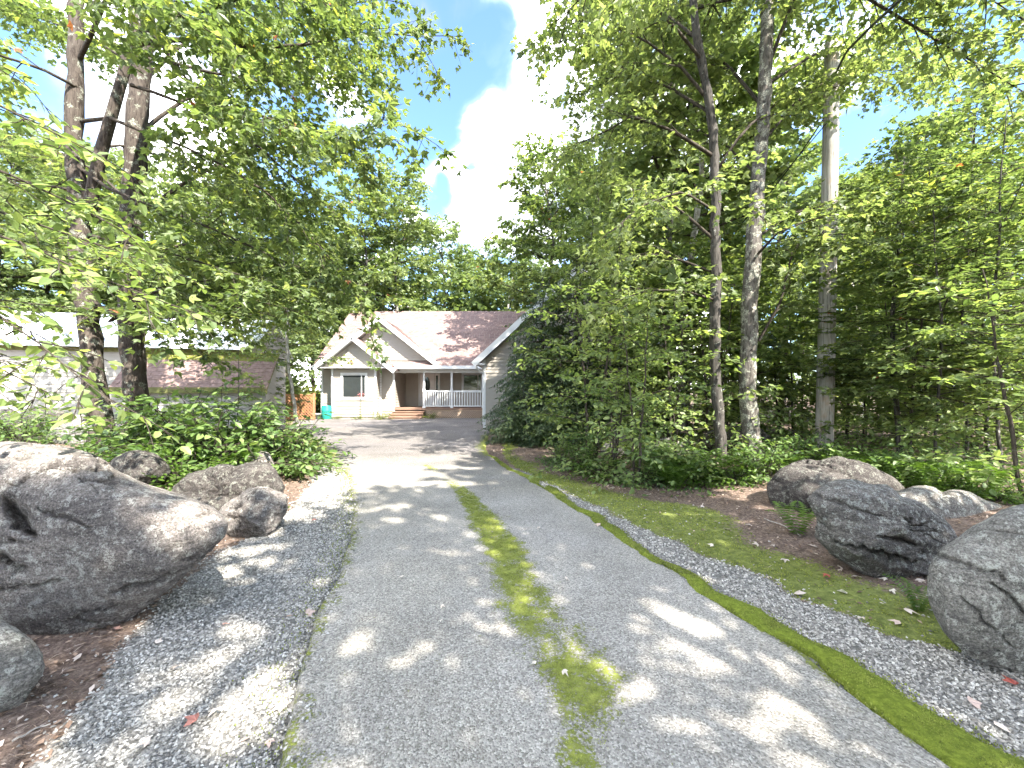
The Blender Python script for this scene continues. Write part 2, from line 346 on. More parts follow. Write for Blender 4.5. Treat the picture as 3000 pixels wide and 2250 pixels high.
def terr(x, y):
    x = np.asarray(x, float); y = np.asarray(y, float)
    l = drive_l(y) - x; r = x - drive_r(y)
    near = sm(1.5, 5.5, y)
    h = .45 * sm(1.2, 4.2, l) * near * (1 - .85 * sm(8.6, 10.8, y)) + .12 * sm(1.0, 3, l) * (1 - near)
    h = h + .16 * sm(1.6, 5, r) * sm(3, 6, y) * (1 - sm(14, 20, y)) 
    off = np.maximum(np.maximum(l, r), 0)
    h = h + (n2(x.ravel(), y.ravel(), .5, 3, 5).reshape(x.shape) - .5) * .22 * sm(.8, 3.5, off) + (n2(x.ravel(), y.ravel(), 5, 3, 9).reshape(x.shape) - .5) * .035 * sm(.1, .6, off)
    far = sm(40, 120, np.hypot(x, y)); return h + far * 2.0 * n2(x.ravel(), y.ravel(), .02, 2, 3).reshape(x.shape) - .012
def terr1(x, y): return float(terr(np.array([x]), np.array([y]))[0])
def band(pts): return tab(pxtab(pts))
GLy, GLx = band([(120, 2250), (230, 2060), (340, 1930), (450, 1800), (560, 1690), (680, 1600), (790, 1540), (860, 1480), (905, 1420), (935, 1375), (930, 1345)])   # gravel | mulch, on the left
MRy, MRx = band([(3200, 2010), (2723, 1878), (2588, 1855), (2497, 1801), (2316, 1738), (2181, 1665), (2000, 1598), (1850, 1530), (1720, 1470), (1600, 1412), (1500, 1365), (1470, 1330)])  # gravel | moss band, right
URy, URx = band([(3300, 1880), (2723, 1779), (2588, 1742), (2452, 1697), (2316, 1643), (2136, 1585), (2120, 1520), (2000, 1480), (1850, 1462), (1700, 1420), (1560, 1375), (1490, 1330)])   # moss band | mulch
def masks(x, y):
    x = np.asarray(x, float); y = np.asarray(y, float)
    j = (n2(x, y, 3.5, 3, 21) - .5) * .35; j2 = (n2(x, y, 1.6, 3, 33) - .5) * .5
    gl = sm(-.14, .10, x - np.interp(y, GLy, GLx) + j) * (x < drive_l(y) + .3) * (1 - sm(9.0, 11.5, y))
    m1 = np.interp(y, MRy, MRx); u1 = np.interp(y, URy, URx)
    gr = (1 - sm(-.10, .12, x - m1 + j)) * (x > drive_r(y) - .3) * (1 - sm(6.5, 9.5, y))
    mo = sm(-.12, .1, x - m1 + j) * (1 - .8 * sm(-.15, .5, x - u1 + j2)) * (1 - sm(1.5, 2.6, x - u1)) * (.7 + .5 * n2(x, y, 1.1, 3, 44)) * (x > drive_r(y) - .1) * (1 - sm(11.5, 14, y)) * .78
    lm = np.exp(-(((x + 5.1) / .9) ** 2 + ((y - 10.3) / 1.5) ** 2)) * 1.2 * (x < drive_l(y) + .2)       # grass at the inner bend
    mo = np.maximum(mo, np.minimum(lm, .9)); lawn = sm(15, 17, y) * (x < drive_l(y)) * .8 ; mo = np.maximum(mo, lawn)
    mo = np.maximum(mo, .75 * sm(13, 15, y) * (x > drive_r(y)) * (x < 2))
    return np.maximum(gl, gr), mo
def grow_axis(a, b, step, lo, hi, g=1.12):
    c = list(np.arange(a, b, step)); s = step; v = c[0]
    left = []; 
    while v > lo: s *= g; v -= s; left.append(v)
    s = step; v = c[-1]; right = []
    while v < hi: s *= g; v += s; right.append(v)
    return np.array(left[::-1] + c + right)
gx = grow_axis(-6.5, 7.5, .07, -420, 420); gy = grow_axis(.6, 14, .07, -300, 620)
XX, YY = np.meshgrid(gx, gy); x_, y_ = XX.ravel(), YY.ravel(); zz = terr(x_, y_)
gm, mm_ = masks(x_, y_); W_ = len(gx)
inside = sm(-.02, .08, x_ - drive_l(y_)) * sm(-.02, .08, drive_r(y_) - x_) * (y_ < 21.5); zz = zz - inside * .03
ii = (np.arange(len(gy) - 1)[:, None] * W_ + np.arange(W_ - 1)[None]).ravel()
me = mesh('forest_floor', np.stack([x_, y_, zz], 1), [np.stack([ii, ii + 1, ii + W_ + 1, ii + W_], 1)], M['ground'], {'gravel': gm, 'moss': mm_}, True)
ground = tag(link('ground', me), 'brown forest floor with leaf litter and mossy verges', kind='structure')

# ---------------------------------------------------------------- driveway
MCy, MCx = band([(1245, 1365), (1290, 1390), (1360, 1450), (1420, 1530), (1478, 1620), (1512, 1700), (1560, 1800), (1650, 1900), (1710, 2020), (1720, 2120), (1700, 2250)])
def mossmid(x, y):
    hw = np.interp(y, [1.5, 1.8, 2.1, 2.4, 2.9, 4, 5.5, 7, 8], [.12, .17, .25, .26, .21, .21, .17, .12, .1])
    d = np.abs(x - np.interp(y, MCy, MCx)) / hw; am = np.interp(y, [1.4, 1.6, 1.75, 1.9, 2.15, 2.3, 2.6, 4.3, 5.6, 6.4, 7.0, 7.6, 8.6], [.5, .55, .45, .68, .7, .55, .8, .85, .75, .4, .1, .5, 0])
    v = am * (1 - sm(.3, 1.5, d)) * (.45 + 1.1 * n2(x, y, 3.2, 3, 53)) + (n2(x, y, 8, 4, 51) - .5) * .9 * (d < 1.8) * am
    el = x - drive_l(y) + (n2(x, y, 2.5, 3, 61) - .5) * .3; er = drive_r(y) - x + (n2(x, y, 3, 3, 71) - .5) * .16
    v = np.maximum(v, .52 * (1 - sm(.0, .24, el)) * (y < 12)); v = np.maximum(v, .75 * (1 - sm(.0, .1, er)) * (y < 9))
    v = np.maximum(v, .8 * (1 - sm(0, .5, er)) * sm(8.5, 9.5, y) * (1 - sm(13, 15, y)))
    v = np.maximum(v, .75 * (1 - sm(0, .9, el)) * sm(7.8, 9.5, y) * (1 - sm(12, 13.5, y)))
    return np.clip(v, 0, 1)
ys = np.concatenate([np.arange(-30, 1, .5), np.arange(1, 9, .05), np.arange(9, 21.5, .12), [21.5]]); k = 70
u = np.linspace(0, 1, k)
ex = (fbm(np.stack([ys * 2.2, ys * 0, ys * 0], 1), 4, 3) - .5) * .16; ex2 = (fbm(np.stack([ys * 2.2, ys * 0 + 9, ys * 0], 1), 4, 4) - .5) * .1
l_ = drive_l(ys) + ex; r_ = drive_r(ys) + ex2
X2 = l_[:, None] * (1 - u) + r_[:, None] * u; Y2 = np.broadcast_to(ys[:, None], X2.shape)
edge = np.minimum(X2 - l_[:, None], r_[:, None] - X2)
Z2 = .012 + .02 * sm(0, .5, edge) + (n2(X2.ravel(), Y2.ravel(), .9, 2, 81).reshape(X2.shape) - .5) * .02
Z2[:, 0] = -.05; Z2[:, -1] = -.05
ii = (np.arange(len(ys) - 1)[:, None] * k + np.arange(k - 1)[None]).ravel()
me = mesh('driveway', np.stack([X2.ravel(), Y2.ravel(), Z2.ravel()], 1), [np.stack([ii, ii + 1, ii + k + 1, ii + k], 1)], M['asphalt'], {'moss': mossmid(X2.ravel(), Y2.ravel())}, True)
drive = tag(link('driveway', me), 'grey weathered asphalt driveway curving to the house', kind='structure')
def drive_z(x, y):
    e = np.minimum(x - drive_l(y), drive_r(y) - x); return .012 + .02 * sm(0, .5, e) + (n2(x, y, .9, 2, 81) - .5) * .02

# ---------------------------------------------------------------- scattered small pieces
def frames(n, up, g):   # random orthonormal frames around 'up' with spread g
    nrm = up + g * rng.normal(size=(n, 3)); nrm /= np.linalg.norm(nrm, axis=1)[:, None]
    d = rng.normal(size=(n, 3)); d -= (d * nrm).sum(1)[:, None] * nrm; d /= np.linalg.norm(d, axis=1)[:, None]
    return d, np.cross(nrm, d), nrm
def stamp(tv, tf, P0, d, s, nrm, size):
    """tv (k,3) template, P0 (n,3); returns V, list of face arrays"""
    tv = np.asarray(tv, float); size = np.asarray(size)
    if size.ndim == 1: size = size[:, None] * np.ones(3)
    V = P0[:, None] + tv[None, :, :1] * d[:, None] * size[:, None, :1] + tv[None, :, 1:2] * s[:, None] * size[:, None, 1:2] + tv[None, :, 2:] * nrm[:, None] * size[:, None, 2:]
    n, kk = len(P0), len(tv); base = (np.arange(n) * kk)[:, None, None]
    return V.reshape(-1, 3), [(np.asarray(f)[None] + base).reshape(-1, np.asarray(f).shape[1]) for f in tf]
UP = np.array((0, 0, 1.))
OCT = np.array(((1, 0, .1), (-1, .1, 0), (.1, 1, -.1), (0, -1, .15), (.25, .1, 1), (-.1, 0, -1)), float)
OCF = [np.array([(0, 2, 4), (2, 1, 4), (1, 3, 4), (3, 0, 4), (2, 0, 5), (1, 2, 5), (3, 1, 5), (0, 3, 5)])]
# gravel
xs, ys_, sz = [], [], []
def rand_region(n, x0, x1, y0, y1, p): # density falls with distance
    y = y0 + (y1 - y0) * rng.random(n) ** p; return x0 + (x1 - x0) * rng.random(n), y
for (n, x0, x1, y0, y1, s0) in ((52000, -3.2, -.8, 1.35, 4.2, .0085), (26000, -3.4, -1.2, 4.2, 8.6, .0115), (30000, 1.6, 3.8, 1.2, 3.2, .0085), (22000, .2, 2.6, 3.2, 7.5, .011)):
    x, y = rand_region(n, x0, x1, y0, y1, 1)
    g_, m_2 = masks(x, y); on = (x < drive_l(y) - .0) | (x > drive_r(y) + .02)
    ov = (x < drive_l(y) + .12) & (rng.random(n) < .12)
    kp = (g_ > rng.random(n) * .9 + .08) & (on | ov); kp |= (rng.random(n) < .012) & on
    xs.append(x[kp]); ys_.append(y[kp]); sz.append(s0 * (.55 + .75 * rng.random(kp.sum())))
x = np.concatenate(xs); y = np.concatenate(ys_); s_ = np.concatenate(sz); n = len(x)
z = np.where((x > drive_l(y)) & (x < drive_r(y)), drive_z(x, y), terr(x, y)) + s_ * .25
d, s2, nr = frames(n, UP, .45)
V, Fs = stamp(OCT, OCF, np.stack([x, y, z], 1), d, s2, nr, np.stack([s_ * 1.15, s_ * .85, s_ * .62], 1))
V += rng.normal(size=V.shape) * .0011
tag(link('gravel', mesh('gravel', V, Fs, M['stone'], {'tint': np.repeat(rng.random(n), 6)})), 'grey crushed stone shoulders along the asphalt', kind='stuff')
print('gravel', n)
# moss: a raised cushion along the right edge, tufted
my = np.arange(.4, 9.2, .035); my2 = my
wR = np.interp(my, [1.2, 1.7, 1.97, 2.22, 2.53, 2.82, 4, 5.5, 7, 9], [.30, .28, .23, .19, .2, .17, .15, .13, .16, .05])
l0 = drive_r(my) - .05 + (fbm(np.stack([my * 4, my * 0, my * 0], 1), 4, 90) - .5) * .2; w0 = wR * (.92 + (fbm(np.stack([my * 2.5, my * 0, my * 0 + 4], 1), 4, 91) - .5) * 1.3)
kk = 12; uu = np.linspace(0, 1, kk); X3 = l0[:, None] + w0[:, None] * uu; Y3 = np.broadcast_to(my[:, None], X3.shape)
gap = sm(.56, .66, n2(X3.ravel(), Y3.ravel(), 2.4, 3, 93)).reshape(X3.shape)
Z3 = .008 + (.026 * np.sin(uu * math.pi) ** .5)[None] * (1 - gap) * (.6 + .8 * n2(X3.ravel(), Y3.ravel(), 14, 3, 92).reshape(X3.shape)) - .02 * gap
Z3[:, 0] = -.01; Z3[:, -1] = -.03
ii = (np.arange(len(my) - 1)[:, None] * kk + np.arange(kk - 1)[None]).ravel()
def mossmat():
    m_, t, out = newmat('moss_cushion'); w = coords(t, (1, 1, 1), False)
    c = ramp(t, noise(t, w, 30, 5, .75), ((.3, (.085, .105, .015)), (.55, (.18, .225, .03)), (.75, (.3, .34, .05))))
    pbsdf(t, out, c, .95, noise(t, w, 170, 3, .7), 1.0, .012, .1); return m_
M['moss'] = mossmat()
tag(link('moss_strip', mesh('moss_strip', np.stack([X3.ravel(), Y3.ravel(), Z3.ravel()], 1), [np.stack([ii, ii + 1, ii + kk + 1, ii + kk], 1)], M['moss'], None, True)), 'thick bright green moss cushion along the right edge of the asphalt', kind='stuff')
TUFT = np.array(((-.35, -.2, 0), (.35, -.2, 0), (0, .4, 0), (.1, .1, 1)), float); TUF = [np.array([(0, 1, 3), (1, 2, 3), (2, 0, 3)])]
x = []; y = []; z = []; sc2 = []
n = 30000; yy = 1.3 + 7.6 * rng.random(n) ** 1.6; fr = np.clip(rng.normal(size=n) * .3 + .5, -.25, 1.3); xx = np.interp(yy, my, l0) + np.interp(yy, my, w0) * fr
gp = sm(.60, .70, n2(xx, yy, 2.4, 3, 93)); kp = rng.random(n) > gp * 1.1
x.append(xx[kp]); y.append(yy[kp]); z.append((.006 + .024 * np.sin(np.clip(fr, 0, 1) * math.pi) ** .6)[kp]); sc2.append(.008 + .0015 * yy[kp])
n = 90000; yy = 1.4 + 7.5 * rng.random(n) ** 1.5; xx = np.interp(yy, MCy, MCx) + rng.normal(size=n) * .16
kp = (mossmid(xx, yy) > .34 + .5 * rng.random(n)) & (n2(xx, yy, 30, 3, 55) > .46); x.append(xx[kp]); y.append(yy[kp]); z.append(drive_z(xx[kp], yy[kp])); sc2.append(.005 + .001 * yy[kp])
n = 90000; yy = 1.5 + 11 * rng.random(n) ** 1.4; xx = drive_r(yy) + 3.2 * rng.random(n); _, mk = masks(xx, yy)
kp = (mk > .3 + .5 * rng.random(n)) & (n2(xx, yy, 9, 3, 57) > .44); x.append(xx[kp]); y.append(yy[kp]); z.append(terr(xx[kp], yy[kp])); sc2.append(.008 + .0018 * yy[kp])
n = 9000; yy = 1.4 + 10 * rng.random(n); xx = drive_l(yy) + rng.normal(size=n) * .12
kp = mossmid(xx, yy) > .25 + .6 * rng.random(n); x.append(xx[kp]); y.append(yy[kp]); z.append(np.zeros(kp.sum()) + .005); sc2.append(.007 + .001 * yy[kp])
x = np.concatenate(x); y = np.concatenate(y); z = np.concatenate(z); sc2 = np.concatenate(sc2) * (.7 + .8 * rng.random(len(x)))
d, s2, nr = frames(len(x), UP, .35)
V, Fs = stamp(TUFT, TUF, np.stack([x, y, z - .002], 1), d, s2, nr, np.stack([sc2, sc2, sc2 * .7], 1))
tint = np.clip(.45 + .35 * rng.normal(size=len(x)) * .6 + (n2(x, y, 3, 3, 77) - .5) * 1.0, 0, 1)
tag(link('moss', mesh('moss', V, Fs, M['mossblade'], {'tint': np.repeat(tint, 4)})), 'moss growing down the middle and verges of the driveway', kind='stuff')
print('moss', len(x))
# leaf litter and pine needles on the mulch
n = 60000; r1 = rng.random(n)
yy = 1.3 + 12 * rng.random(n) ** 1.6; side = rng.random(n) < .42
xx = np.where(side, drive_l(yy) - 3.6 * rng.random(n), drive_r(yy) + 6.5 * rng.random(n))
g_, mk = masks(xx, yy); kp = (g_ < .35 + .5 * rng.random(n)) & ((mk < .3) | (rng.random(n) < .12)); xx = xx[kp]; yy = yy[kp]; n = len(xx)
needle = rng.random(n) < np.where(xx < 0, .62, .35); d, s2, nr = frames(n, UP, .3)
L = np.where(needle, .035 + .05 * rng.random(n), .012 + .03 * rng.random(n)); Wd = np.where(needle, .0022, L * (.4 + .4 * rng.random(n)))
LQ = np.array(((-.5, 0, 0), (0, -.5, .18), (.5, 0, 0), (0, .5, .12)), float)
V, Fs = stamp(LQ, [np.array([(0, 1, 2, 3)])], np.stack([xx, yy, terr(xx, yy) + .006 + .012 * rng.random(n)], 1), d, s2, nr, np.stack([L * 1.1, Wd, L * .5], 1))
tag(link('leaf_litter', mesh('leaf_litter', V, Fs, M['litter'], {'tint': np.repeat(rng.random(n) ** 1.3, 4)})), 'brown needles and leaf scraps beside the boulders', kind='stuff')

# ---------------------------------------------------------------- boulders
_ico = {}
def ico(s):
    if s not in _ico:
        bm = bmesh.new(); bmesh.ops.create_icosphere(bm, subdivisions=s, radius=1)
        _ico[s] = (np.array([v.co[:] for v in bm.verts]), np.array([[v.index for v in f.verts] for f in bm.faces])); bm.free()
    return _ico[s]
def rock(label, outline, D, depth, seed, mat, sub=6, rough=1.0, group=None, cat='boulder', name='boulder', strata=1.0, bed=(.3, .15), grooves=(), facet=1.0):
    sv, sf = ico(sub); rr = np.random.default_rng(seed)
    pts = np.array([P(px, py, D) for px, py in outline])[:, (0, 2)]; c = (pts.min(0) + pts.max(0)) / 2
    q = pts - c; a = np.arctan2(q[:, 1], q[:, 0]); o = np.argsort(a); a = a[o]; rad = np.hypot(q[:, 0], q[:, 1])[o]
    a = np.concatenate([a - 2 * math.pi, a, a + 2 * math.pi]); rad = np.tile(rad, 3)
    th = np.arctan2(sv[:, 2], sv[:, 0]); m = np.hypot(sv[:, 0], sv[:, 2]); rt = np.interp(th, a, rad)
    rt = (rt + np.interp(th - .06, a, rad) + np.interp(th + .06, a, rad)) / 3
    pm = 1 - (1 - np.clip(m, 0, 1)) ** 1.35; dy = np.sign(sv[:, 1]) * np.abs(sv[:, 1]) ** .8
    size = float(rad.mean())
    rho = np.ones(len(sv))
    for _ in range(26):
        nn = nrm_ = rr.normal(size=3); nn = nn / np.linalg.norm(nn); h_ = .60 + .28 * rr.random(); dt_ = sv @ nn
        rho = np.minimum(rho, np.where(dt_ > .05, h_ / np.maximum(dt_, .05), 1))
    rho = 1 - (1 - np.clip(rho, 0, 1)) * (1 - m ** 8) * .95 * facet
    X = np.cos(th) * rt * pm * rho; Z = np.sin(th) * rt * pm * rho; Y = dy * depth * rho
    for _ in range(9):   # fracture faces
        nn = rr.normal(size=3); nn[1] = -abs(nn[1]); nn /= np.linalg.norm(nn); pr = X * nn[0] / size + Y * nn[1] / depth + Z * nn[2] / size
        lim = .62 + .25 * rr.random(); ov = np.maximum(pr - lim, 0) * .8 * facet; Y = Y - ov * nn[1] * depth
    v = np.array((c[0], D)); v = v / np.linalg.norm(v)
    Pn = np.stack([c[0] + X + v[0] * Y, D + v[1] * Y, c[1] + Z], 1)
    nrm = np.stack([X / size + v[0] * Y / depth, v[1] * Y / depth, Z / size], 1); nrm /= np.linalg.norm(nrm, axis=1)[:, None] + 1e-9
    bz = Pn[:, 2] + bed[0] * Pn[:, 0] + bed[1] * Pn[:, 1]
    big = fbm(Pn * 1.3 / max(size, .4), 4, seed) - .5; med = fbm(Pn * np.array((4, 4, 5)), 5, seed + 3, .55) - .5; fine = fbm(Pn * 22, 3, seed + 5) - .5
    st = vnoise(np.stack([Pn[:, 0] * .5, Pn[:, 1] * .5, bz * 9 + 1.6 * med], 1), seed + 7) - .5
    cn_ = fbm(np.stack([Pn[:, 0] * 1.3, Pn[:, 1] * 1.3, bz * 3.2], 1) + 1.2 * med[:, None], 3, seed + 9) - .5
    crack = 1 - sm(0, .014, np.abs(cn_)); crack = crack * sm(.44, .52, fbm(Pn * 1.1, 2, seed + 13))
    cn3 = fbm(np.stack([Pn[:, 0] * 2.2, Pn[:, 1] * 2.2, bz * 9], 1), 3, seed + 15) - .5; c3 = (1 - sm(0, .02, np.abs(cn3))) * sm(.5, .6, fbm(Pn * 2, 2, seed + 19))
    dsp = rough * size * (.10 * big + .11 * med) + rough * .035 * fine + strata * .075 * min(size, 1) * st - .07 * min(size, 1) * crack - .02 * c3
    gm_ = np.zeros(len(Pn))
    for (gx0, gy0, gx1, gy1, gd, gw) in grooves:   # splits seen in the rock face
        a_ = P(gx0, gy0, D - depth * .5)[[0, 2]]; b_ = P(gx1, gy1, D - depth * .5)[[0, 2]]; q2 = Pn[:, (0, 2)] + .07 * np.stack([med, med[::-1] * 0 + fine], 1); ab = b_ - a_
        t2 = np.clip(((q2 - a_) @ ab) / (ab @ ab), 0, 1); dd = np.linalg.norm(q2 - a_ - t2[:, None] * ab, axis=1); wv_ = gw * (.25 + np.sin(math.pi * np.clip(t2, .02, .98)))
        gg = np.exp(-(dd / wv_) ** 2) * (sv[:, 1] < .1); dsp = dsp - gd * gg; gm_ = np.maximum(gm_, gg * .6)
    Pn = Pn + nrm * dsp[:, None]
    c0 = np.array((c[0], D, terr1(c[0], D)))
    me = mesh(name, Pn - c0, [sf], M[mat], {'crack': np.clip(crack * .9 + c3 * .5 + gm_, 0, 1)}, True)
    o = link(name, me, loc=c0); return tag(o, label, cat, group)
rock('huge grey boulder with pointed overhanging tip on the left of the driveway', [(-330, 1420), (-120, 1330), (20, 1300), (110, 1308), (205, 1315), (300, 1345), (345, 1385), (440, 1430), (560, 1470), (655, 1500), (690, 1525), (668, 1562), (600, 1605), (530, 1665), (450, 1722), (400, 1752), (340, 1812), (290, 1842), (180, 1850), (0, 1862), (-250, 1880), (-420, 1650)], 2.85, .85, 11, 'rock', 7, .2, strata=.3, facet=.35, grooves=((-20, 1455, 120, 1565, .16, .035), (15, 1610, 70, 1655, .08, .02), (60, 1655, 140, 1662, .07, .016), (0, 1722, 200, 1700, .04, .012), (60, 1370, 210, 1395, .035, .012), (170, 1410, 340, 1462, .03, .009), (290, 1462, 400, 1438, .03, .008), (300, 1752, 440, 1728, .06, .016), (470, 1545, 560, 1560, .03, .008), (420, 1640, 520, 1610, .025, .008), (90, 1480, 260, 1545, .03, .009)))
rock('small lichened boulder cut off at the bottom left corner', [(-260, 1900), (-60, 1830), (0, 1825), (60, 1862), (128, 1925), (135, 1950), (95, 2000), (40, 2060), (-20, 2110), (-200, 2150), (-330, 2020)], 1.98, .35, 12, 'rocklich', 6, .6, strata=.5, facet=.6)
rock('flat split rock behind the pointed tip of the huge boulder', [(618, 1572), (640, 1500), (700, 1462), (800, 1438), (842, 1460), (838, 1515), (815, 1548), (735, 1562), (690, 1584)], 4.35, .5, 13, 'rock', 6, 1.1, strata=1.6)
rock('long dark ledge of rock under the leafy shrubs', [(480, 1480), (520, 1420), (600, 1390), (700, 1365), (790, 1352), (820, 1390), (835, 1440), (800, 1480), (700, 1520), (560, 1530)], 5.15, .6, 14, 'rockdark', 6, 1.6, strata=2.4, bed=(.1, .1))
rock('low flat grey rock right of the left maple foot', [(310, 1372), (350, 1340), (400, 1322), (435, 1326), (480, 1352), (500, 1385), (400, 1410), (330, 1400)], 5.4, .6, 15, 'rockdark', 6, 1.0, strata=2)
rock('small ledge rock at the right end of the shrub bed', [(690, 1390), (715, 1335), (760, 1318), (800, 1345), (806, 1380), (760, 1410)], 6.6, .4, 17, 'rock', 5)
rock('pale mossy boulder behind the left maple', [(125, 1305), (140, 1270), (175, 1238), (225, 1218), (265, 1225), (285, 1260), (290, 1310), (230, 1335), (150, 1330)], 7.9, .5, 18, 'rocklich', 6)
rock('dark flat rock on the bank at the left edge', [(-60, 1260), (60, 1215), (120, 1195), (190, 1210), (200, 1235), (120, 1262), (0, 1290)], 8.8, .5, 19, 'rockdark', 5)
# right-hand side
rock('smooth grey boulder in front of the utility pole', [(2238, 1430), (2262, 1400), (2310, 1362), (2400, 1354), (2490, 1358), (2580, 1386), (2650, 1430), (2670, 1500), (2500, 1560), (2380, 1545), (2290, 1505), (2248, 1470)], 5.2, .7, 21, 'rockdark', 6, .6, strata=.5)  # shade on this boulder is put in by using the dark schist
rock('mossy boulder with a split mouth, middle of the right row', [(2365, 1465), (2395, 1430), (2450, 1415), (2540, 1428), (2640, 1465), (2740, 1510), (2800, 1560), (2818, 1600), (2790, 1650), (2740, 1690), (2640, 1690), (2560, 1672), (2480, 1640), (2420, 1610), (2382, 1580), (2398, 1520), (2372, 1490)], 3.45, .55, 22, 'rockmoss', 7, .7, strata=.7, bed=(.42, .1), grooves=((2480, 1598, 2690, 1660, .14, .022), (2560, 1570, 2700, 1600, .07, .02), (2390, 1500, 2420, 1590, .06, .03), (2440, 1470, 2600, 1520, .03, .012)))
rock('low moss covered rock behind the split boulder', [(2560, 1470), (2640, 1440), (2760, 1450), (2880, 1470), (2960, 1500), (2960, 1580), (2850, 1620), (2650, 1580)], 4.7, .6, 23, 'rockmoss', 6, .7, strata=.5)
rock('big lichened boulder at the right edge of the photo', [(2716, 1740), (2722, 1650), (2790, 1590), (2880, 1535), (2960, 1490), (3080, 1470), (3300, 1500), (3420, 1700), (3380, 1960), (3150, 2010), (3000, 1975), (2900, 1920), (2780, 1850), (2735, 1800)], 2.3, .5, 24, 'rocklich', 7, .3, strata=.35, facet=.6, grooves=((2930, 1715, 2998, 1800, .05, .012), (2860, 1770, 2930, 1850, .03, .009), (2800, 1660, 2960, 1700, .03, .012)))
rock('dark cleft boulder behind the twin lichened trunks', [(2040, 1320), (2060, 1275), (2110, 1255), (2190, 1250), (2235, 1262), (2262, 1300), (2275, 1345), (2240, 1400), (2120, 1410), (2050, 1380)], 8.6, .7, 25, 'rockdark', 6, 1.2, strata=2)
rock('low broken rock among ferns left of the dark cleft boulder', [(1880, 1330), (1920, 1300), (1990, 1290), (2050, 1310), (2070, 1350), (2000, 1390), (1900, 1380)], 8.9, .6, 26, 'rocklich', 5, 1.3)
rock('half hidden pale rock at the foot of the broad sapling', [(1760, 1320), (1800, 1285), (1860, 1280), (1900, 1310), (1890, 1350), (1800, 1360)], 9.4, .5, 27, 'rocklich', 5, 1.2)

# ---------------------------------------------------------------- house
house = thing('house', 'beige one storey house with rose brown roof and white porch', 'house', (-5, 21.5, 0))
def siding(spans, y, z0, z1, parent, exp=.14, name='siding', axis='x', mat='siding', flip=1):
    """lap siding: each course a board leaning out at its foot; spans(z) -> intervals along the wall"""
    b = B(); z = z0
    while z < z1 - .01:
        t = min(z + exp, z1)
        for (a0, a1), (c0, c1) in zip(spans(z + .004), spans(t - .004)):
            if a1 - a0 < .02 and c1 - c0 < .02: continue
            o0, o1 = .034, .004; tn = rng.random() * .3 + .35
            if axis == 'x':
                v = [(a0, y, z), (a1, y, z), (a0, y - o0 * flip, z), (a1, y - o0 * flip, z), (c1, y - o1 * flip, t), (c0, y - o1 * flip, t)]
            else:
                v = [(y, a0, z), (y, a1, z), (y + o0 * flip, a0, z), (y + o0 * flip, a1, z), (y + o1 * flip, c1, t), (y + o1 * flip, c0, t)]
            b.add(v, [(0, 2, 3, 1), (2, 5, 4, 3)], c=tn)
        z += exp
    return b.obj(name, M[mat], parent)
def cut(a, b, holes):
    """interval function with rectangular openings"""
    def f(z):
        iv = [(a(z) if callable(a) else a, b(z) if callable(b) else b)]
        if iv[0][1] <= iv[0][0]: iv = [(iv[0][0], iv[0][0])]
        for (h0, h1, g0, g1) in holes:
            out = []
            for (p, q) in iv:
                if g0 <= z <= g1: out += [(p, min(q, h0)), (max(p, h1), q)]
                else: out += [(p, h0), (h0, q)] if p < h0 < q else [(p, q), (q, q)]
            iv = out
        return [(p, max(p, q)) for p, q in iv]
    return f
xb0, xb1 = P(975, 0, 21.1)[0], P(1101, 0, 21.1)[0]        # bay front
xl, xc = P(945, 0, 21.7)[0], P(1155, 0, 21.7)[0]          # left house corner, porch corner
xg = -1.1; YM, YB, YP, YG = 21.7, 21.1, 23.95, 15.7       # wall planes: main, bay, porch back, garage
ze = 2.70
# walls as solid bodies
w = B()
w.box(xl, xc, YM, YM + .15, 0, ze); w.box(xb0, xb1, YB, YM - .002, 0, ze - .02)
w.box(xc - .12, xc, YM + .152, YP - .002, .3, ze); w.box(xc, 1.5, YP, YP + .15, .3, ze); w.box(xl, xl + .15, YM + .152, 31, 0, ze)
w.obj('wall', M['siding'], house)
wx0, wx1, wz0, wz1 = P(1003, 0, YB)[0], P(1072, 0, YB)[0], P(0, 1166, YB)[2], P(0, 1097, YB)[2]
apF = P(1031, 984, 20.75); apB = P(1110, 928, 21.3); sF = .80
def gab(ap, s, off): return (lambda z: ap[0] - (ap[2] - off - z) / s), (lambda z: ap[0] + (ap[2] - off - z) / s)
siding(cut(xb0, xb1, [(wx0, wx1, wz0, wz1)]), YB, 0.12, ze - .03, house)
fa, fb = gab(apF, sF, .22)
# front gable triangle (solid + siding)
def tri_wall(fa, fb, y, z0, ztop, parent, lo, hi):
    cl = lambda z: max(fa(z), lo); cr = lambda z: min(fb(z), hi)
    b = B(); zs = np.linspace(z0, ztop - .02, 12)
    for p, q in zip(zs[:-1], zs[1:]):
        b.hexa([(cl(p), y, p), (cr(p), y, p), (cr(p), y + .12, p), (cl(p), y + .12, p), (cl(q), y, q), (cr(q), y, q), (cr(q), y + .12, q), (cl(q), y + .12, q)])
    b.obj('gable_wall', M['siding'], parent); siding(cut(cl, cr, []), y, z0, ztop, parent)
tri_wall(fa, fb, YB + .001, ze - .03, apF[2] - .22, house, P(925, 0, 21.1)[0], P(1148, 0, 21.1)[0])
ga, gb = gab(apB, .80, .24)
tri_wall(ga, gb, YM + .001, ze + .05, apB[2] - .24, house, P(925, 0, 21.7)[0], P(1262, 0, 21.7)[0])
siding(cut(xl, xb0 - .01, []), YM, .12, ze, house); siding(cut(xb1 + .01, xc - .02, []), YM, .12, ze, house)
siding(cut(YM + .16, YP, []), xc, .6, ze, house, axis='y')
dx0, dx1 = P(1226, 0, YP)[0], P(1289, 0, YP)[0]; vx0, vx1 = P(1357, 0, YP)[0], P(1411, 0, YP)[0]; vz0, vz1 = P(0, 1146, YP)[2], P(0, 1097, YP)[2]
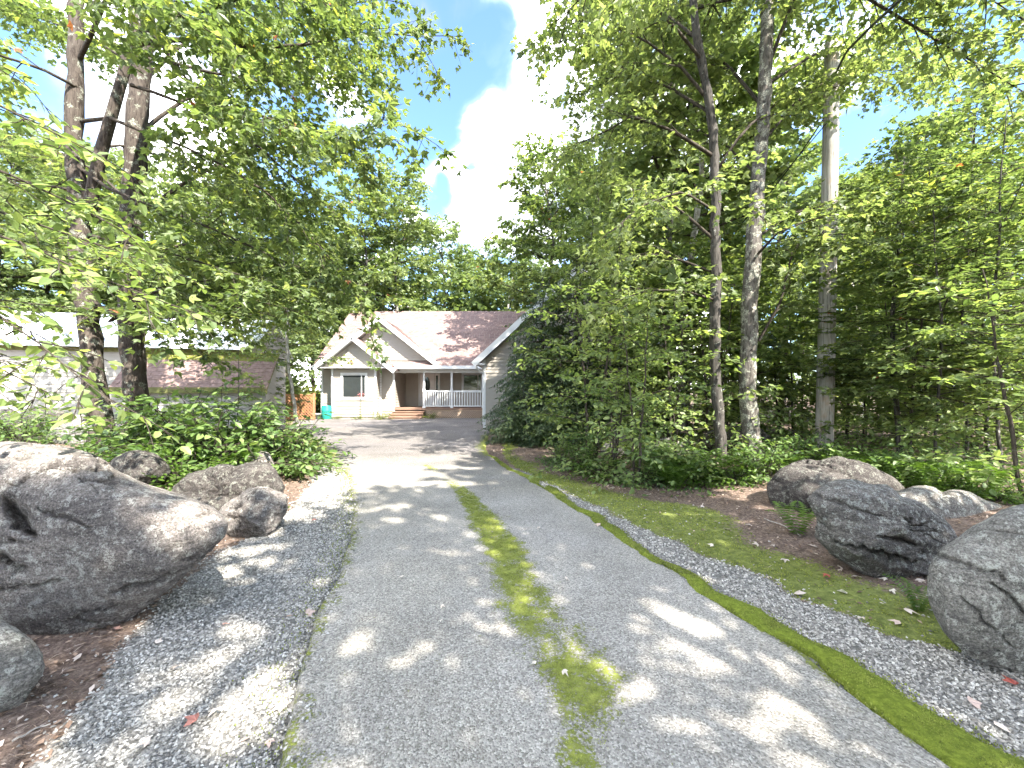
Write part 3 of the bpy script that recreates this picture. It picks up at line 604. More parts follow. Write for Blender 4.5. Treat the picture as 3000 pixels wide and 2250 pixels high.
siding(cut(xc + .03, -1.0, [(dx0, dx1, .6, 2.62), (vx0, vx1, vz0, vz1)]), YP, .6, ze, house)
siding(cut(YB + .0, YM - .03, []), xb1, .12, ze - .03, house, axis='y')
# eave soffit/ceiling of porch and roof slabs
def roof(p0, u, L, s, H, t, parent, name='roof', shin=True, taper=None, exps=.14, tabw=.30):
    """p0 eave corner, u unit along the eave, s unit up the slope; slab of thickness t plus staggered shingle tabs"""
    p0 = np.array(p0, float); u = np.array(u, float); s = np.array(s, float); n_ = np.cross(u, s); n_ /= np.linalg.norm(n_)
    if n_[2] < 0: n_ = -n_
    c = lambda a, b, h: p0 + u * a + s * b + n_ * h
    b = B(); b.hexa([c(0, 0, -t), c(L, 0, -t), c(L, H, -t), c(0, H, -t), c(0, 0, 0), c(L, 0, 0), c(L, H, 0), c(0, H, 0)]); o = b.obj(name, M['white'], parent)
    if shin:
        g = B(); k = 0; v_ = 0.0
        while v_ < H - .02:
            a = -rng.random() * tabw
            while a < L:
                a0, a1 = max(a, -.03), min(a + tabw - .006, L + .03)
                if a1 > a0 + .02:
                    h0, h1 = .016 + .004 * rng.random(), .004; v1 = min(v_ + exps, H)
                    g.add([c(a0, v_ - .01, .001), c(a1, v_ - .01, .001), c(a0, v_ - .01, h0), c(a1, v_ - .01, h0), c(a1, v1, h1), c(a0, v1, h1)], [(0, 1, 3, 2), (2, 3, 4, 5)], c=float(np.clip(.5 + .28 * rng.normal(), 0, 1)))
                a += tabw
            v_ += exps
        tag(g.obj('shingles', M['shingle'], o), kind='stuff')
    return o
YE = 21.3; zE = P(0, 1073, YE)[2] + .02; YR = 26.5; zR = P(0, 912, YR)[2]
sl_ = np.array((0, YR - YE, zR - zE)); Hm = np.linalg.norm(sl_); sl_ /= Hm
xL = xl - .35
e1 = P(1262, 0, YE)[0]
roof((xL, YE, zE), (1, 0, 0), 2.5 - xL, sl_, Hm, .16, house)
roof((xL, 2 * YR - YE, zE), (1, 0, 0), 2.5 - xL, sl_ * np.array((1, -1, 1)), Hm, .16, house, shin=False)
def gable_roof(ap, halfL, halfR, slope, y0, y1, parent, tag_=''):
    for sg, hw in ((-1, halfL), (1, halfR)):
        s = np.array((-sg, 0, slope)); s /= np.linalg.norm(s); H = hw * math.hypot(1, slope)
        roof((ap[0] + sg * hw, y0, ap[2] - hw * slope), (0, 1, 0), y1 - y0, s, H, .12, parent)
        b = B(); a = np.array((ap[0] + sg * (hw + .02), y0 - .02, ap[2] - (hw + .02) * slope - .085)); c = np.array((ap[0], y0 - .02, ap[2] - .085))
        b.beam(a, c, .045, .22, (0, 1, 0) if False else np.cross((c - a), (0, 1, 0)) * -sg); b.obj('rake_board', M['white'], parent)
gable_roof(apB, 3.33, 3.10, .80, YE - .02, 25.4, house)
gable_roof(apF, 2.0, 2.2, .80, 20.72, 23.2, house)
# porch ceiling, fascia, gutter, beam
B().box(xb0 - .5, xb1 + .95, 20.75, YM - .003, ze - .01, ze + .03).obj('soffit', M['white'], house)
B().box(xc, -.9, YE + .05, YP - .003, ze + .002, ze + .05).obj('porch_ceiling', M['white'], house)
B().box(P(1157, 0, YE)[0], -.95, YE - .06, YE + .05, zE - .16, zE + .01).obj('gutter', M['white'], house)
B().box(xc, -1.0, YM - .02, YM + .12, ze - .22, ze - .01).obj('porch_beam', M['white'], house)
for px in (1242, 1323, 1415):
    x0 = P(px, 0, YM)[0]; b = B(); b.box(x0 - .05, x0 + .05, YM, YM + .1, .56, ze - .22); b.box(x0 - .075, x0 + .075, YM - .025, YM + .125, .56, .68); b.box(x0 - .07, x0 + .07, YM - .02, YM + .12, 1.45, 1.62)
    b.obj('porch_post', M['white'], house)
for a, c in ((xb0, YB), (xb1, YB), (xc, YM), (xl, YM)):
    b = B(); b.box(a - .07, a + .035, c - .035, c + .06, .1, ze - .03); b.obj('corner_board', M['white'], house)
B().box(xb1 + .02, xb1 + .12, YM - .03, YM - .002, .1, ze - .02).obj('corner_board', M['white'], house)
# railing
rx = [P(p, 0, YM)[0] for p in (1242, 1323, 1415)]
rail = B().box(rx[0] + .05, rx[2], YM + .02, YM + .09, 1.44, 1.52).box(rx[0] + .05, rx[2], YM + .025, YM + .085, .64, .70).obj('railing', M['white'], house)
for a, b_ in ((rx[0], rx[1]), (rx[1], rx[2])):
    nb = 11
    for q in range(nb):
        x0 = a + (b_ - a) * (q + 1) / (nb + 1); B().box(x0 - .024, x0 + .024, YM + .035, YM + .075, .701, 1.439).obj('baluster', M['white'], rail)
# deck, lattice, steps
B().box(xc + .002, -.95, YM - .04, YP - .003, .46, .57).obj('porch_floor', M['step'], house)
lt = B(); lx0, lx1 = rx[0] + .1, -1.12
for sg in (1, -1):
    a = lx0 - .5
    while a < lx1 + .5:
        p, q = np.array((a, YM + (.0 if sg > 0 else .012), .0)), np.array((a + sg * .46, YM + (.0 if sg > 0 else .012), .46))
        for _ in range(1):
            t0, t1 = 0, 1; dx_ = q[0] - p[0]
            ta, tb = sorted(((lx0 - p[0]) / dx_, (lx1 - p[0]) / dx_)); t0, t1 = max(0, ta), min(1, tb)
            if t1 - t0 > .05: lt.beam(p + (q - p) * t0, p + (q - p) * t1, .01, .034, (0, 1, 0) if False else np.cross(q - p, (0, 1, 0)))
        a += .115
lt.box(lx0, lx1, YM - .012, YM + .02, .41, .459); lt.obj('lattice_skirt', M['lattice'], house)
st = B(); sx0, sx1 = xc + .0, rx[0] + .02
for q, (z1, y0) in enumerate(((.40, YM - .34), (.27, YM - .64), (.14, YM - .94))):
    B().box(sx0 - .06, sx1 + .06, y0, y0 + .34 - .004, z1 - .04, z1).obj('step_tread', M['step'], house)
    st.box(sx0, sx1, y0 + .03, y0 + .3, 0, z1 - .042)
st.obj('step_riser', M['step'], house)
# windows and door
def window(x0, x1, z0, z1, y, parent, mull=None, grid=0):
    f = B(); w_ = .085
    f.box(x0 - w_, x1 + w_, y - .05, y + .02, z1, z1 + w_); f.box(x0 - w_, x1 + w_, y - .06, y + .02, z0 - w_, z0)
    f.box(x0 - w_, x0, y - .05, y + .02, z0, z1); f.box(x1, x1 + w_, y - .05, y + .02, z0, z1)
    fr = f.obj('window', M['white'], parent)
    s_2 = B().box(x0, x1, y - .02, y + .0, z1 - .05, z1 - .002).box(x0, x1, y - .02, y, z0 + .002, z0 + .05)
    for m_x in ([x0, x1 - .045] + ([mull] if mull else [])): s_2.box(m_x, m_x + .045, y - .021, y + .001, z0 + .05, z1 - .05)
    s_2.obj('sash', M['white'], fr)
    B().box(x0 + .005, x1 - .005, y - .016, y - .006, z0, z1).obj('pane', M['glass'], fr); return fr
window(wx0, wx1, wz0, wz1, YB, house, wx0 + (wx1 - wx0) * .8)
window(vx0, vx1, vz0, vz1, YP, house, vx0 + (vx1 - vx0) * .78)
dw = dx1 - dx0
dr = B().box(dx0, dx0 + .09, YP - .05, YP + .02, .6, 2.62).box(dx1 - .08, dx1, YP - .05, YP + .02, .6, 2.62).box(dx0, dx1, YP - .055, YP + .02, 2.55, 2.64).obj('door_frame', M['white'], house)
d0, d1 = dx0 + .30, dx0 + .30 + dw * .52
B().box(dx0 + .10, d0 - .01, YP - .045, YP + .01, .6, 2.54).obj('storm_door', M['door'], house)
door = B().box(d0, d1, YP - .03, YP + .01, .6, 2.54).obj('door', M['door'], house)
ov = B(); a = np.linspace(0, 2 * math.pi, 20, endpoint=False); cx_, cz_ = (d0 + d1) / 2 - .1, 1.85
v = [(cx_ + .17 * math.cos(t_), YP - .036, cz_ + .48 * math.sin(t_)) for t_ in a] + [(cx_, YP - .04, cz_)]
ov.add(v, t=[(i, (i + 1) % 20, 20) for i in range(20)]); ov.obj('oval_pane', M['glass'], door)
B().tube([(d1 - .07, YP - .03, 1.55), (d1 - .07, YP - .08, 1.55)], .03).obj('door_knob', M['metal'], door)
B().box(d1 + .08, dx1 - .12, YP - .036, YP + .005, 1.2, 2.42).obj('sidelight', M['glass'], house)
B().box(d1 + .03, dx1 - .085, YP - .025, YP + .003, .6, 2.54).obj('sidelight_panel', M['door'], house)
# garage wing with its gable towards the drive
apG = np.array((2.55, 15.3, 2.72 + 3.9 * .92))
gw0, gw1 = P(1419, 0, YG)[0], 6.3
gwall = B().box(gw0, gw1, YG, YG + .15, 0, 2.75).box(gw0, gw0 + .15, YG + .152, 23.9, 0, 2.75).box(gw1 - .15, gw1, YG + .152, 23.9, 0, 2.75).obj('garage_wall', M['siding'], house)
siding(cut(gw0, gw1, []), YG, .1, 2.74, house)
ga_, gb_ = gab(apG, .92, .25); tri_wall(ga_, gb_, YG + .001, 2.74, apG[2] - .25, house, gw0, gw1)
gable_roof(apG, 4.02, 4.02, .92, 15.3, 24.5, house)
B().box(gw0 - .05, gw0 + .05, YG - .04, YG + .06, .05, 2.72).obj('corner_board', M['white'], house)
B().box(gw0 - .33, gw0 + .02, 15.32, YG + .3, 2.50, 2.56).obj('garage_soffit', M['white'], house)
B().tube([(gw0 - .3, 15.5, 2.6), (gw0 - .3, 15.5, 2.42), (gw0 - .2, 15.6, 2.3), (gw0 - .04, 15.75, 2.2), (gw0 - .04, 15.78, .2)], .04, 8).obj('downspout', M['white'], house)
B().tube([(gw0 + 1.0, 15.6, .45), (gw0 + 1.0, 15.6, .1)], .03).box(gw0 + .9, gw0 + 1.12, 15.62, YG - .03, .38, .56).obj('wall_box', M['white'], house)
# small curled brown tube high on the bay gable
wo_ = thing('wall_curl', 'small curled brown mark on the siding above the bay window', 'ornament', P(1032, 1060, 21.05))
t_ = np.linspace(0, 4.2, 16); B().tube(np.stack([-.12 + .1 * np.cos(t_) + .05 * t_, np.zeros(16), .12 * np.sin(t_)], 1) + np.array(wo_.location), np.linspace(.012, .03, 16), 6).obj('curl', M['step'], wo_)

# barrel, bin, lattice fence
def lathe(prof, k=28):
    a = np.linspace(0, 2 * math.pi, k, endpoint=False); V = np.array([(r * math.cos(t), r * math.sin(t), z) for r, z in prof for t in a])
    i = (np.arange(len(prof) - 1)[:, None] * k + np.arange(k)[None]); j = (np.arange(len(prof) - 1)[:, None] * k + (np.arange(k)[None] + 1) % k)
    return V, np.stack([i, j, j + k, i + k], -1).reshape(-1, 4)
bx_, by_ = P(957, 0, 21.0)[0], 21.0
brl = thing('barrel', 'teal plastic rain barrel at the left corner of the house', 'barrel', (bx_, by_, 0))
V, q = lathe([(0.001, .0), (.23, 0), (.255, .05), (.262, .22), (.272, .24), (.262, .26), (.262, .45), (.272, .47), (.262, .49), (.255, .66), (.24, .70), (.22, .70), (.20, .66), (0.001, .66)]); link('drum', mesh('drum', V, [q], M['teal'], None, True), brl)
link('lid_rim', mesh('lid_rim', *(lambda v: (v[0], [v[1]]))(lathe([(.235, .695), (.25, .70), (.25, .72), (.235, .72), (.235, .695)])), M['teal'], None, True), brl)
bn = thing('bin', 'low grey tub beside the teal barrel', 'tub', (P(931, 0, 21)[0], 20.9, 0))
V, q = lathe([(.001, 0), (.2, 0), (.24, .28), (.26, .28), (.26, .31), (.235, .31), (.19, .03), (.001, .03)]); link('tub_body', mesh('tub_body', V, [q], M['greybin'], None, True), bn)
fen = thing('lattice_fence', 'orange brown lattice fence between the shed and the house', 'fence', (-11.5, 20.3, 0))
fx0, fx1 = P(735, 0, 20.3)[0], P(920, 0, 20.3)[0]; lt = B()
for sg in (1, -1):
    a = fx0 - 1.2
    while a < fx1 + 1.2:
        p = np.array((a, 20.3 + .012 * sg, .12)); q = np.array((a + sg * 1.15, 20.3 + .012 * sg, 1.27)); ta, tb = sorted(((fx0 - a) / (sg * 1.15), (fx1 - a) / (sg * 1.15))); t0, t1 = max(0, ta), min(1, tb)
        if t1 - t0 > .03: lt.beam(p + (q - p) * t0, p + (q - p) * t1, .012, .04, np.cross(q - p, (0, 1, 0)))
        a += .155
tag(lt.obj('lattice', M['orange'], fen), kind='stuff')
for xx_ in (fx0, (fx0 * 2 + fx1) / 3, (fx0 + 2 * fx1) / 3, fx1): B().box(xx_ - .045, xx_ + .045, 20.26, 20.35, 0, 1.38).obj('post', M['orange'], fen)
B().box(fx0, fx1, 20.27, 20.33, 1.275, 1.33).obj('rail', M['orange'], fen); B().box(fx0, fx1, 20.27, 20.33, .06, .115).obj('rail', M['orange'], fen)

# ---------------------------------------------------------------- shed
shed = thing('shed', 'long cream shed with white metal roof and shingled lean-to', 'shed', (-11.6, 12, 0))
O = np.array((-11.25, 12.1, 0.)); U = np.array((.972, .236, 0)); Nn = np.array((.236, -.972, 0))
def sp(a, n_, z): return O + U * a + Nn * n_ + np.array((0, 0, z))
a0, a1 = -5.3, 3.0
b = B(); b.hexa([sp(a0, -.03, 0), sp(a1, -.03, 0), sp(a1, -3.4, 0), sp(a0, -3.4, 0), sp(a0, -.03, 2.8), sp(a1, -.03, 2.8), sp(a1, -3.4, 2.8), sp(a0, -3.4, 2.8)])
b.add([sp(a0, 0, 2.8), sp(a0, -3.4, 2.8), sp(a0, -1.7, 3.85), sp(a1, 0, 2.8), sp(a1, -3.4, 2.8), sp(a1, -1.7, 3.85)], t=[(0, 2, 1), (3, 4, 5)]); b.obj('wall', M['plank'], shed)
z = .05
while z < 2.7:
    B().hexa([sp(a0, .022, z), sp(a1, .022, z), sp(a1, -.028, z), sp(a0, -.028, z), sp(a0, .004, z + .228), sp(a1, .004, z + .228), sp(a1, -.028, z + .228), sp(a0, -.028, z + .228)], .35 + .5 * rng.random()).obj('plank', M['plank'], shed); z += .235
B().hexa([sp(a0, .03, 2.66), sp(a1, .03, 2.66), sp(a1, -.02, 2.66), sp(a0, -.02, 2.66), sp(a0, .03, 2.84), sp(a1, .03, 2.84), sp(a1, -.02, 2.84), sp(a0, -.02, 2.84)]).obj('fascia', M['olive'], shed)
pw = .66; a = a0 - .2; q = 0
e0, e1 = (.30, 2.80), (-1.7, 3.98)       # eave and ridge: distance out, height
while a < a1 + .1:
    aw = min(a + pw, a1 + .2); g = B(); nn_ = np.array((0, 0, 1.))
    def rp(s_a, t_, h): return sp(s_a, e0[0] + (e1[0] - e0[0]) * t_, e0[1] + (e1[1] - e0[1]) * t_ + h)
    g.hexa([rp(a, 0, -.02), rp(aw, 0, -.02), rp(aw, 1, -.02), rp(a, 1, -.02), rp(a, 0, 0), rp(aw, 0, 0), rp(aw, 1, 0), rp(a, 1, 0)])
    for k_ in range(3):
        c_ = a + .06 + k_ * .22
        if c_ + .05 < aw: g.hexa([rp(c_, 0, -.001), rp(c_ + .05, 0, -.001), rp(c_ + .05, 1, -.001), rp(c_, 1, -.001), rp(c_ + .012, 0, .03), rp(c_ + .038, 0, .03), rp(c_ + .038, 1, .03), rp(c_ + .012, 1, .03)])
    g.obj('roof_panel', M['metalroof'], shed); a += pw + .002
g = B(); g.hexa([sp(a0 - .2, -1.7, 3.98), sp(a1 + .2, -1.7, 3.98), sp(a1 + .2, -3.7, 2.8), sp(a0 - .2, -3.7, 2.8), sp(a0 - .2, -1.7, 4.0), sp(a1 + .2, -1.7, 4.0), sp(a1 + .2, -3.7, 2.82), sp(a0 - .2, -3.7, 2.82)]).obj('back_roof', M['metalroof'], shed)
B().tube([sp(a0 - .2, -1.7, 4.0), sp(a1 + .2, -1.7, 4.0)], .05, 6).obj('ridge_cap', M['metalroof'], shed)
# lean-to
b0, b1, pj = .0, 3.7, 1.12; t0z, e0z = 2.70, 1.60
B().hexa([sp(b0, .05, 0), sp(b0, pj - .2, 0), sp(b1, pj - .2, 0), sp(b1, .05, 0), sp(b0, .05, 2.55), sp(b0, pj - .2, 1.66), sp(b1, pj - .2, 1.66), sp(b1, .05, 2.55)]).obj('leanto_wall', M['plank'], shed)
z = .06
while z < 1.4:
    B().hexa([sp(b0, pj - .165, z), sp(b1, pj - .165, z), sp(b1, pj - .198, z), sp(b0, pj - .198, z), sp(b0, pj - .185, z + .2), sp(b1, pj - .185, z + .2), sp(b1, pj - .198, z + .2), sp(b0, pj - .198, z + .2)], .35 + .5 * rng.random()).obj('plank', M['plank'], shed); z += .207
def lp(s_a, t_, h): return sp(s_a, pj + (.03 - pj) * t_, e0z + (t0z - e0z) * t_ + h)
B().hexa([lp(b0 - .1, 0, -.07), lp(b1 + .1, 0, -.07), lp(b1 + .1, 1, -.07), lp(b0 - .1, 1, -.07), lp(b0 - .1, 0, -.002), lp(b1 + .1, 0, -.002), lp(b1 + .1, 1, -.002), lp(b0 - .1, 1, -.002)]).obj('leanto_roof', M['olive'], shed)
B().hexa([sp(b0 - .1, pj + .035, 1.43), sp(b1 + .1, pj + .035, 1.43), sp(b1 + .1, pj + .005, 1.43), sp(b0 - .1, pj + .005, 1.43), sp(b0 - .1, pj + .035, 1.60), sp(b1 + .1, pj + .035, 1.60), sp(b1 + .1, pj + .005, 1.60), sp(b0 - .1, pj + .005, 1.60)]).obj('leanto_fascia', M['olive'], shed)
rows = 9
for r_2 in range(rows):
    v0, v1 = r_2 / rows, (r_2 + 1) / rows; a = b0 - .1 - rng.random() * .25
    while a < b1 + .1:
        s0, s1 = max(a, b0 - .1), min(a + .275, b1 + .1); j = .004 * rng.random()
        if s1 - s0 > .04:
            dr_ = .02 * rng.random()
            B().hexa([lp(s0, v0 - .02 - dr_, 0), lp(s1, v0 - .02 - dr_, 0), lp(s1, v1, 0), lp(s0, v1, 0), lp(s0, v0 - .02 - dr_, .022 + j), lp(s1, v0 - .02 - dr_, .022 + j), lp(s1, v1, .006), lp(s0, v1, .006)], .1 + .85 * (r_2 >= rows - 2) + .15 * rng.random()).obj('shingle', M['shedshingle'], shed)
        a += .285
# ---------------------------------------------------------------- trees
MAPLE = np.array(((0, 0, 0), (.10, -.34, .02), (.42, -.5, -.06), (.45, -.2, .03), (1.0, 0, -.08), (.45, .2, .03), (.42, .5, -.06), (.10, .34, .02)), float); MAF = [np.array([(0, 1, 2, 3)]), np.array([(0, 5, 6, 7)]), np.array([(0, 3, 4, 5)])]
OVATE = np.array(((0, 0, 0), (.3, -.3, .05), (.75, -.22, .0), (1.05, 0, -.1), (.75, .22, 0), (.3, .3, .05), (.5, 0, -.04)), float); OVF = [np.array([(0, 1, 2, 6), (6, 2, 3, 4), (0, 6, 4, 5)])]
CLUMP = np.array(((-.5, -.1, 0), (.05, -.5, .12), (.5, .1, -.05), (-.05, .5, .1)), float); CLF = [np.array([(0, 1, 2, 3)])]
SPRAY = np.array(((0, 0, 0), (.12, -.16, -.01), (.22, -.05, 0), (.36, -.2, -.03), (.46, -.05, 0), (.62, -.15, -.05), (.72, -.04, -.02), (1, 0, -.1), (.76, .05, -.02), (.58, .16, -.05), (.5, .05, 0), (.32, .2, -.03), (.26, .05, 0), (.08, .15, -.01)), float)
SPF = [np.array([(0, 1, 2), (2, 3, 4), (4, 5, 6), (6, 7, 8), (8, 9, 10), (10, 11, 12), (12, 13, 0)]), np.array([(0, 2, 10, 12), (2, 4, 8, 10)]), np.array([(4, 6, 8)])]
SHAPES = {'maple': (MAPLE, MAF), 'ovate': (OVATE, OVF), 'clump': (CLUMP, CLF), 'spray': (SPRAY, SPF)}
def nz(v): return v / (np.linalg.norm(v, axis=-1, keepdims=True) + 1e-9)
def curve(p, d, L, n, droop, wob, r_):
    """polyline from p heading d; droop bends it down towards the tip"""
    pts = [np.array(p, float)]; d = nz(np.array(d, float)); st_ = L / n
    for i in range(n):
        d = nz(d + np.array((0, 0, -droop / n)) + r_.normal(size=3) * wob); pts.append(pts[-1] + d * st_)
    return np.array(pts)
def resample(pts, n):
    pts = np.asarray(pts, float); s = np.concatenate([[0], np.cumsum(np.linalg.norm(np.diff(pts, axis=0), axis=1))]); t = np.linspace(0, s[-1], n)
    q = np.stack([np.interp(t, s, pts[:, k]) for k in range(pts.shape[1])], 1); return q
class Tree:
    def __init__(s, seed): s.r = np.random.default_rng(seed); s.tr = B(); s.br = B(); s.LP = []; s.LD = []; s.LN = []; s.LS = []; s.LT = []
    def trunk(s, pts, rad, k=14, flare=.55, wob=.011):
        pts = resample(pts, max(12, int(len(pts) * 5))); n = len(pts); L = np.linalg.norm(pts[-1] - pts[0])
        t = np.linspace(0, 1, n); pts = pts + s.r.normal(size=pts.shape) * wob * np.array((1, 1, 0)) * sm(0, .1, t)[:, None]
        r_ = np.interp(t, np.linspace(0, 1, len(rad)), rad) * (1 + flare * np.exp(-t * L / .22)) * (1 + .05 * s.r.normal(size=n))
        s.tr.tube(pts, r_, k); s.tp = pts; s.trd = r_; return pts
    def leaves(s, pts, spacing, size, spread, side=None, flat=.35, hang=.25, t0=.1, var=.3):
        L = np.linalg.norm(np.diff(pts, axis=0), axis=1).sum(); n = max(2, int(L * (1 - t0) / spacing)); t = t0 + (1 - t0) * (np.arange(n) + s.r.random(n)) / n
        q = np.stack([np.interp(t, np.linspace(0, 1, len(pts)), pts[:, k]) for k in range(3)], 1)
        ax = nz(pts[-1] - pts[0]); sd = nz(np.cross(ax, UP)); sg = np.where(np.arange(n) % 2 == 0, 1, -1)[:, None]
        out = nz(sd * sg + ax * (.55 + .5 * s.r.normal(size=(n, 1))) + s.r.normal(size=(n, 3)) * .35)
        q = q + out * spread * s.r.random((n, 1)) + np.array((0, 0, -1)) * spread * .3 * s.r.random((n, 1))
        d = nz(out + np.array((0, 0, -hang)) + s.r.normal(size=(n, 3)) * .2); nr = nz(UP + flat * s.r.normal(size=(n, 3))); nr = nz(nr - (nr * d).sum(1)[:, None] * d)
        s.LP.append(q); s.LD.append(d); s.LN.append(nr); s.LS.append(size * (1 - var + 2 * var * s.r.random(n))); s.LT.append(np.full(n, s.r.normal() * .12))
    def limb(s, pts, r0, size, nsub=None, sublen=.9, spacing=.05, spread=.12, t0=.2, flat=.4, hang=.25, third=0, wood=5, up=.0, taper=.8):
        """a limb with alternating side shoots that carry the leaves"""
        pts = np.asarray(pts, float); L = np.linalg.norm(np.diff(pts, axis=0), axis=1).sum(); n = len(pts)
        s.br.tube(pts, np.linspace(r0, max(.004, r0 * .15), n), wood, False)
        m_ = nsub or max(3, int(L / .24))
        for i in range(m_):
            t = t0 + (1 - t0) * (i + .3 + .4 * s.r.random()) / m_; k = t * (n - 1); a = int(min(k, n - 2)); p = pts[a] + (pts[a + 1] - pts[a]) * (k - a); ax = nz(pts[a + 1] - pts[a])
            sd = nz(np.cross(ax, UP) + 1e-6) * (1 if i % 2 else -1)
            d = nz(sd * (.75 + .2 * s.r.normal()) + ax * .75 + UP * (up + .22 * s.r.normal()))
            l = sublen * (1 - taper * t) * (.7 + .6 * s.r.random()) + .15
            c = curve(p, d, l, 4, .35, .08, s.r); s.br.tube(c, np.linspace(min(r0 * .35, .012), .003, 5), 3, False)
            s.leaves(c, spacing, size, spread, flat=flat, hang=hang)
            for _ in range(third):
                j = s.r.integers(1, 4); d2 = nz(nz(c[j + 1] - c[j]) + nz(np.cross(ax, UP)) * s.r.normal() * .8 + s.r.normal(size=3) * .35)
                c2 = curve(c[j], d2, l * .55, 3, .3, .1, s.r); s.br.tube(c2, np.linspace(.005, .002, 4), 3, False); s.leaves(c2, spacing, size, spread, flat=flat, hang=hang)
        s.leaves(pts[-3:], spacing, size, spread, flat=flat, hang=hang)
    def crown(s, n, t0, Lf, e0, droop, size, r0=.03, az=None, t1=.98, **kw):
        for i in range(n):
            t = t0 + (t1 - t0) * (i + .5 * s.r.random()) / n; k = t * (len(s.tp) - 1); a = int(min(k, len(s.tp) - 2)); p = s.tp[a] + (s.tp[a + 1] - s.tp[a]) * (k - a)
            f = (t - t0) / (t1 - t0); L = Lf(f) * (.75 + .5 * s.r.random()); th = i * 2.4 + s.r.normal() * .35
            if az: th = az[0] + az[1] * s.r.normal() * .5 if s.r.random() < az[2] else th
            e = e0(f) + .12 * s.r.normal(); d = (math.cos(th) * math.cos(e), math.sin(th) * math.cos(e), math.sin(e))
            s.limb(curve(p, d, L, 7, droop, .05, s.r), max(.008, r0 * L / 3), size, **kw)
    def build(s, name, label, cat, bark, leaf, shape='maple', group=None, loc=(0, 0, 0), tmean=.45, tamp=.22, asym=1.0, twig='twig'):
        o = thing(name, label, cat, loc, group); L0 = np.array(loc)
        if s.tr.V: link('trunk', s.tr.mesh('trunk', M[bark], True, L0), o)
        if s.br.V: link('branches', s.br.mesh('branches', M[bark if twig is None else twig], True, L0), o)
        if s.LP:
            q, d, nr, sz_, tt = map(np.concatenate, (s.LP, s.LD, s.LN, s.LS, s.LT)); tv, tf = SHAPES[shape]
            V, Fs = stamp(tv, tf, q - L0, d, np.cross(nr, d), nr, sz_); n = len(q)
            tint = np.clip(tmean + tt + tamp * s.r.normal(size=n), 0, .97); tint = np.where(s.r.random(n) < .0015, 1.0, tint)
            ob = link('crown' if cat != 'shrub' else 'foliage', mesh('crown', V, Fs, M[leaf], {'tint': np.repeat(tint, len(tv))}), o); Tree.total += n * sum(f.shape[0] * (f.shape[1] - 2) for f in tf)
        return o
    total = 0
def copy_tree(o, loc, rz, sc, label=None, group=None):
    c = o.copy(); COL.objects.link(c); c.location = loc; c.rotation_euler = (0, 0, rz); c.scale = sc if hasattr(sc, '__len__') else (sc, sc, sc)
    if label: c['label'] = label
    if group: c['group'] = group
    for ch in list(o.children):
        d = ch.copy(); COL.objects.link(d); d.parent = c
        for g in ch.children: e = g.copy(); COL.objects.link(e); e.parent = d
    return c
def PX(*rows): return np.array([P(*r) for r in rows])
def rc(r): return resample(r, 10)

# left maple with a forked stem
A = Tree(101); DA = 7.1
A.trunk(PX((305, 1312, DA), (285, 1180, DA), (268, 1000, DA), (245, 850, DA), (232, 700, DA), (215, 400, DA), (225, 150, DA), (222, -200, DA), (230, -700, DA)), [.165, .155, .15, .14, .12, .10, .085, .07, .04])
A.tr.tube(resample(PX((262, 640, DA), (270, 560, DA - .05), (300, 430, DA - .1), (350, 260, DA - .15), (385, 130, DA - .1), (420, 0, DA), (470, -300, DA + .1)), 16), np.linspace(.10, .045, 16), 10)
mk = dict(size=.125, third=4, spacing=.05, spread=.15, flat=.6, sublen=1.35, taper=.55)
for pts, r0 in (
    ([(385, 130, DA), (520, 110, 7.0), (700, 135, 7.0), (860, 140, 7.2), (1000, 115, 7.5), (1180, 95, 7.8), (1330, 110, 8.0)], .05),
    ([(390, 130, DA), (480, 60, 6.6), (640, 20, 6.3), (800, -40, 6.2), (980, -60, 6.3)], .04),
    ([(400, 150, DA), (560, 200, 7.6), (760, 240, 8.2), (960, 230, 8.6), (1120, 210, 8.8)], .035),
    ([(385, 250, DA), (480, 280, 7.0), (620, 340, 7.2), (760, 430, 7.6), (900, 540, 8.0), (1040, 640, 8.2)], .035),
    ([(240, 355, DA), (330, 345, 6.9), (450, 400, 6.8), (600, 450, 7.0), (780, 560, 7.2), (950, 700, 7.4), (1090, 860, 7.5), (1125, 925, 7.5)], .035),
    ([(245, 500, DA), (330, 560, 6.7), (440, 600, 6.6), (600, 660, 6.7), (780, 740, 7.0), (930, 800, 7.2)], .035),
    ([(260, 690, DA), (420, 720, 6.6), (560, 760, 6.5), (720, 810, 6.5), (880, 860, 6.6)], .03),
    ([(268, 880, DA), (330, 920, 6.8), (420, 935, 6.6), (540, 930, 6.4), (640, 905, 6.2), (760, 880, 6.1)], .035),
    ([(230, 180, DA), (300, 30, 6.5), (330, -60, 6.0), (420, 10, 5.4), (560, 60, 5.0)], .04),
    ([(230, 560, DA), (120, 540, 7.0), (10, 520, 7.0), (-140, 500, 7.0)], .03),
    ([(235, 260, DA), (120, 200, 6.6), (-40, 150, 6.4), (-200, 130, 6.4)], .03),
    ([(470, -200, DA), (640, -100, 7.6), (820, 0, 8.2), (1000, 20, 8.8), (1150, 0, 9.2)], .04),
    ([(230, 450, DA), (330, 420, 7.8), (520, 470, 8.6), (760, 560, 9.5), (960, 600, 10.0)], .03),
    ([(262, 760, DA), (400, 745, 7.6), (600, 765, 8.4), (800, 830, 9.0), (980, 900, 9.4)], .03),
    ([(420, 60, DA), (560, 250, 6.6), (740, 330, 6.2), (900, 380, 6.0), (1080, 400, 6.0), (1240, 350, 6.0)], .03)):
    A.limb(rc(PX(*[(p_[0] - 55 * max(0, min(1.3, (p_[0] - 750) / 400)), *p_[1:]) for p_ in pts])), r0, **mk)
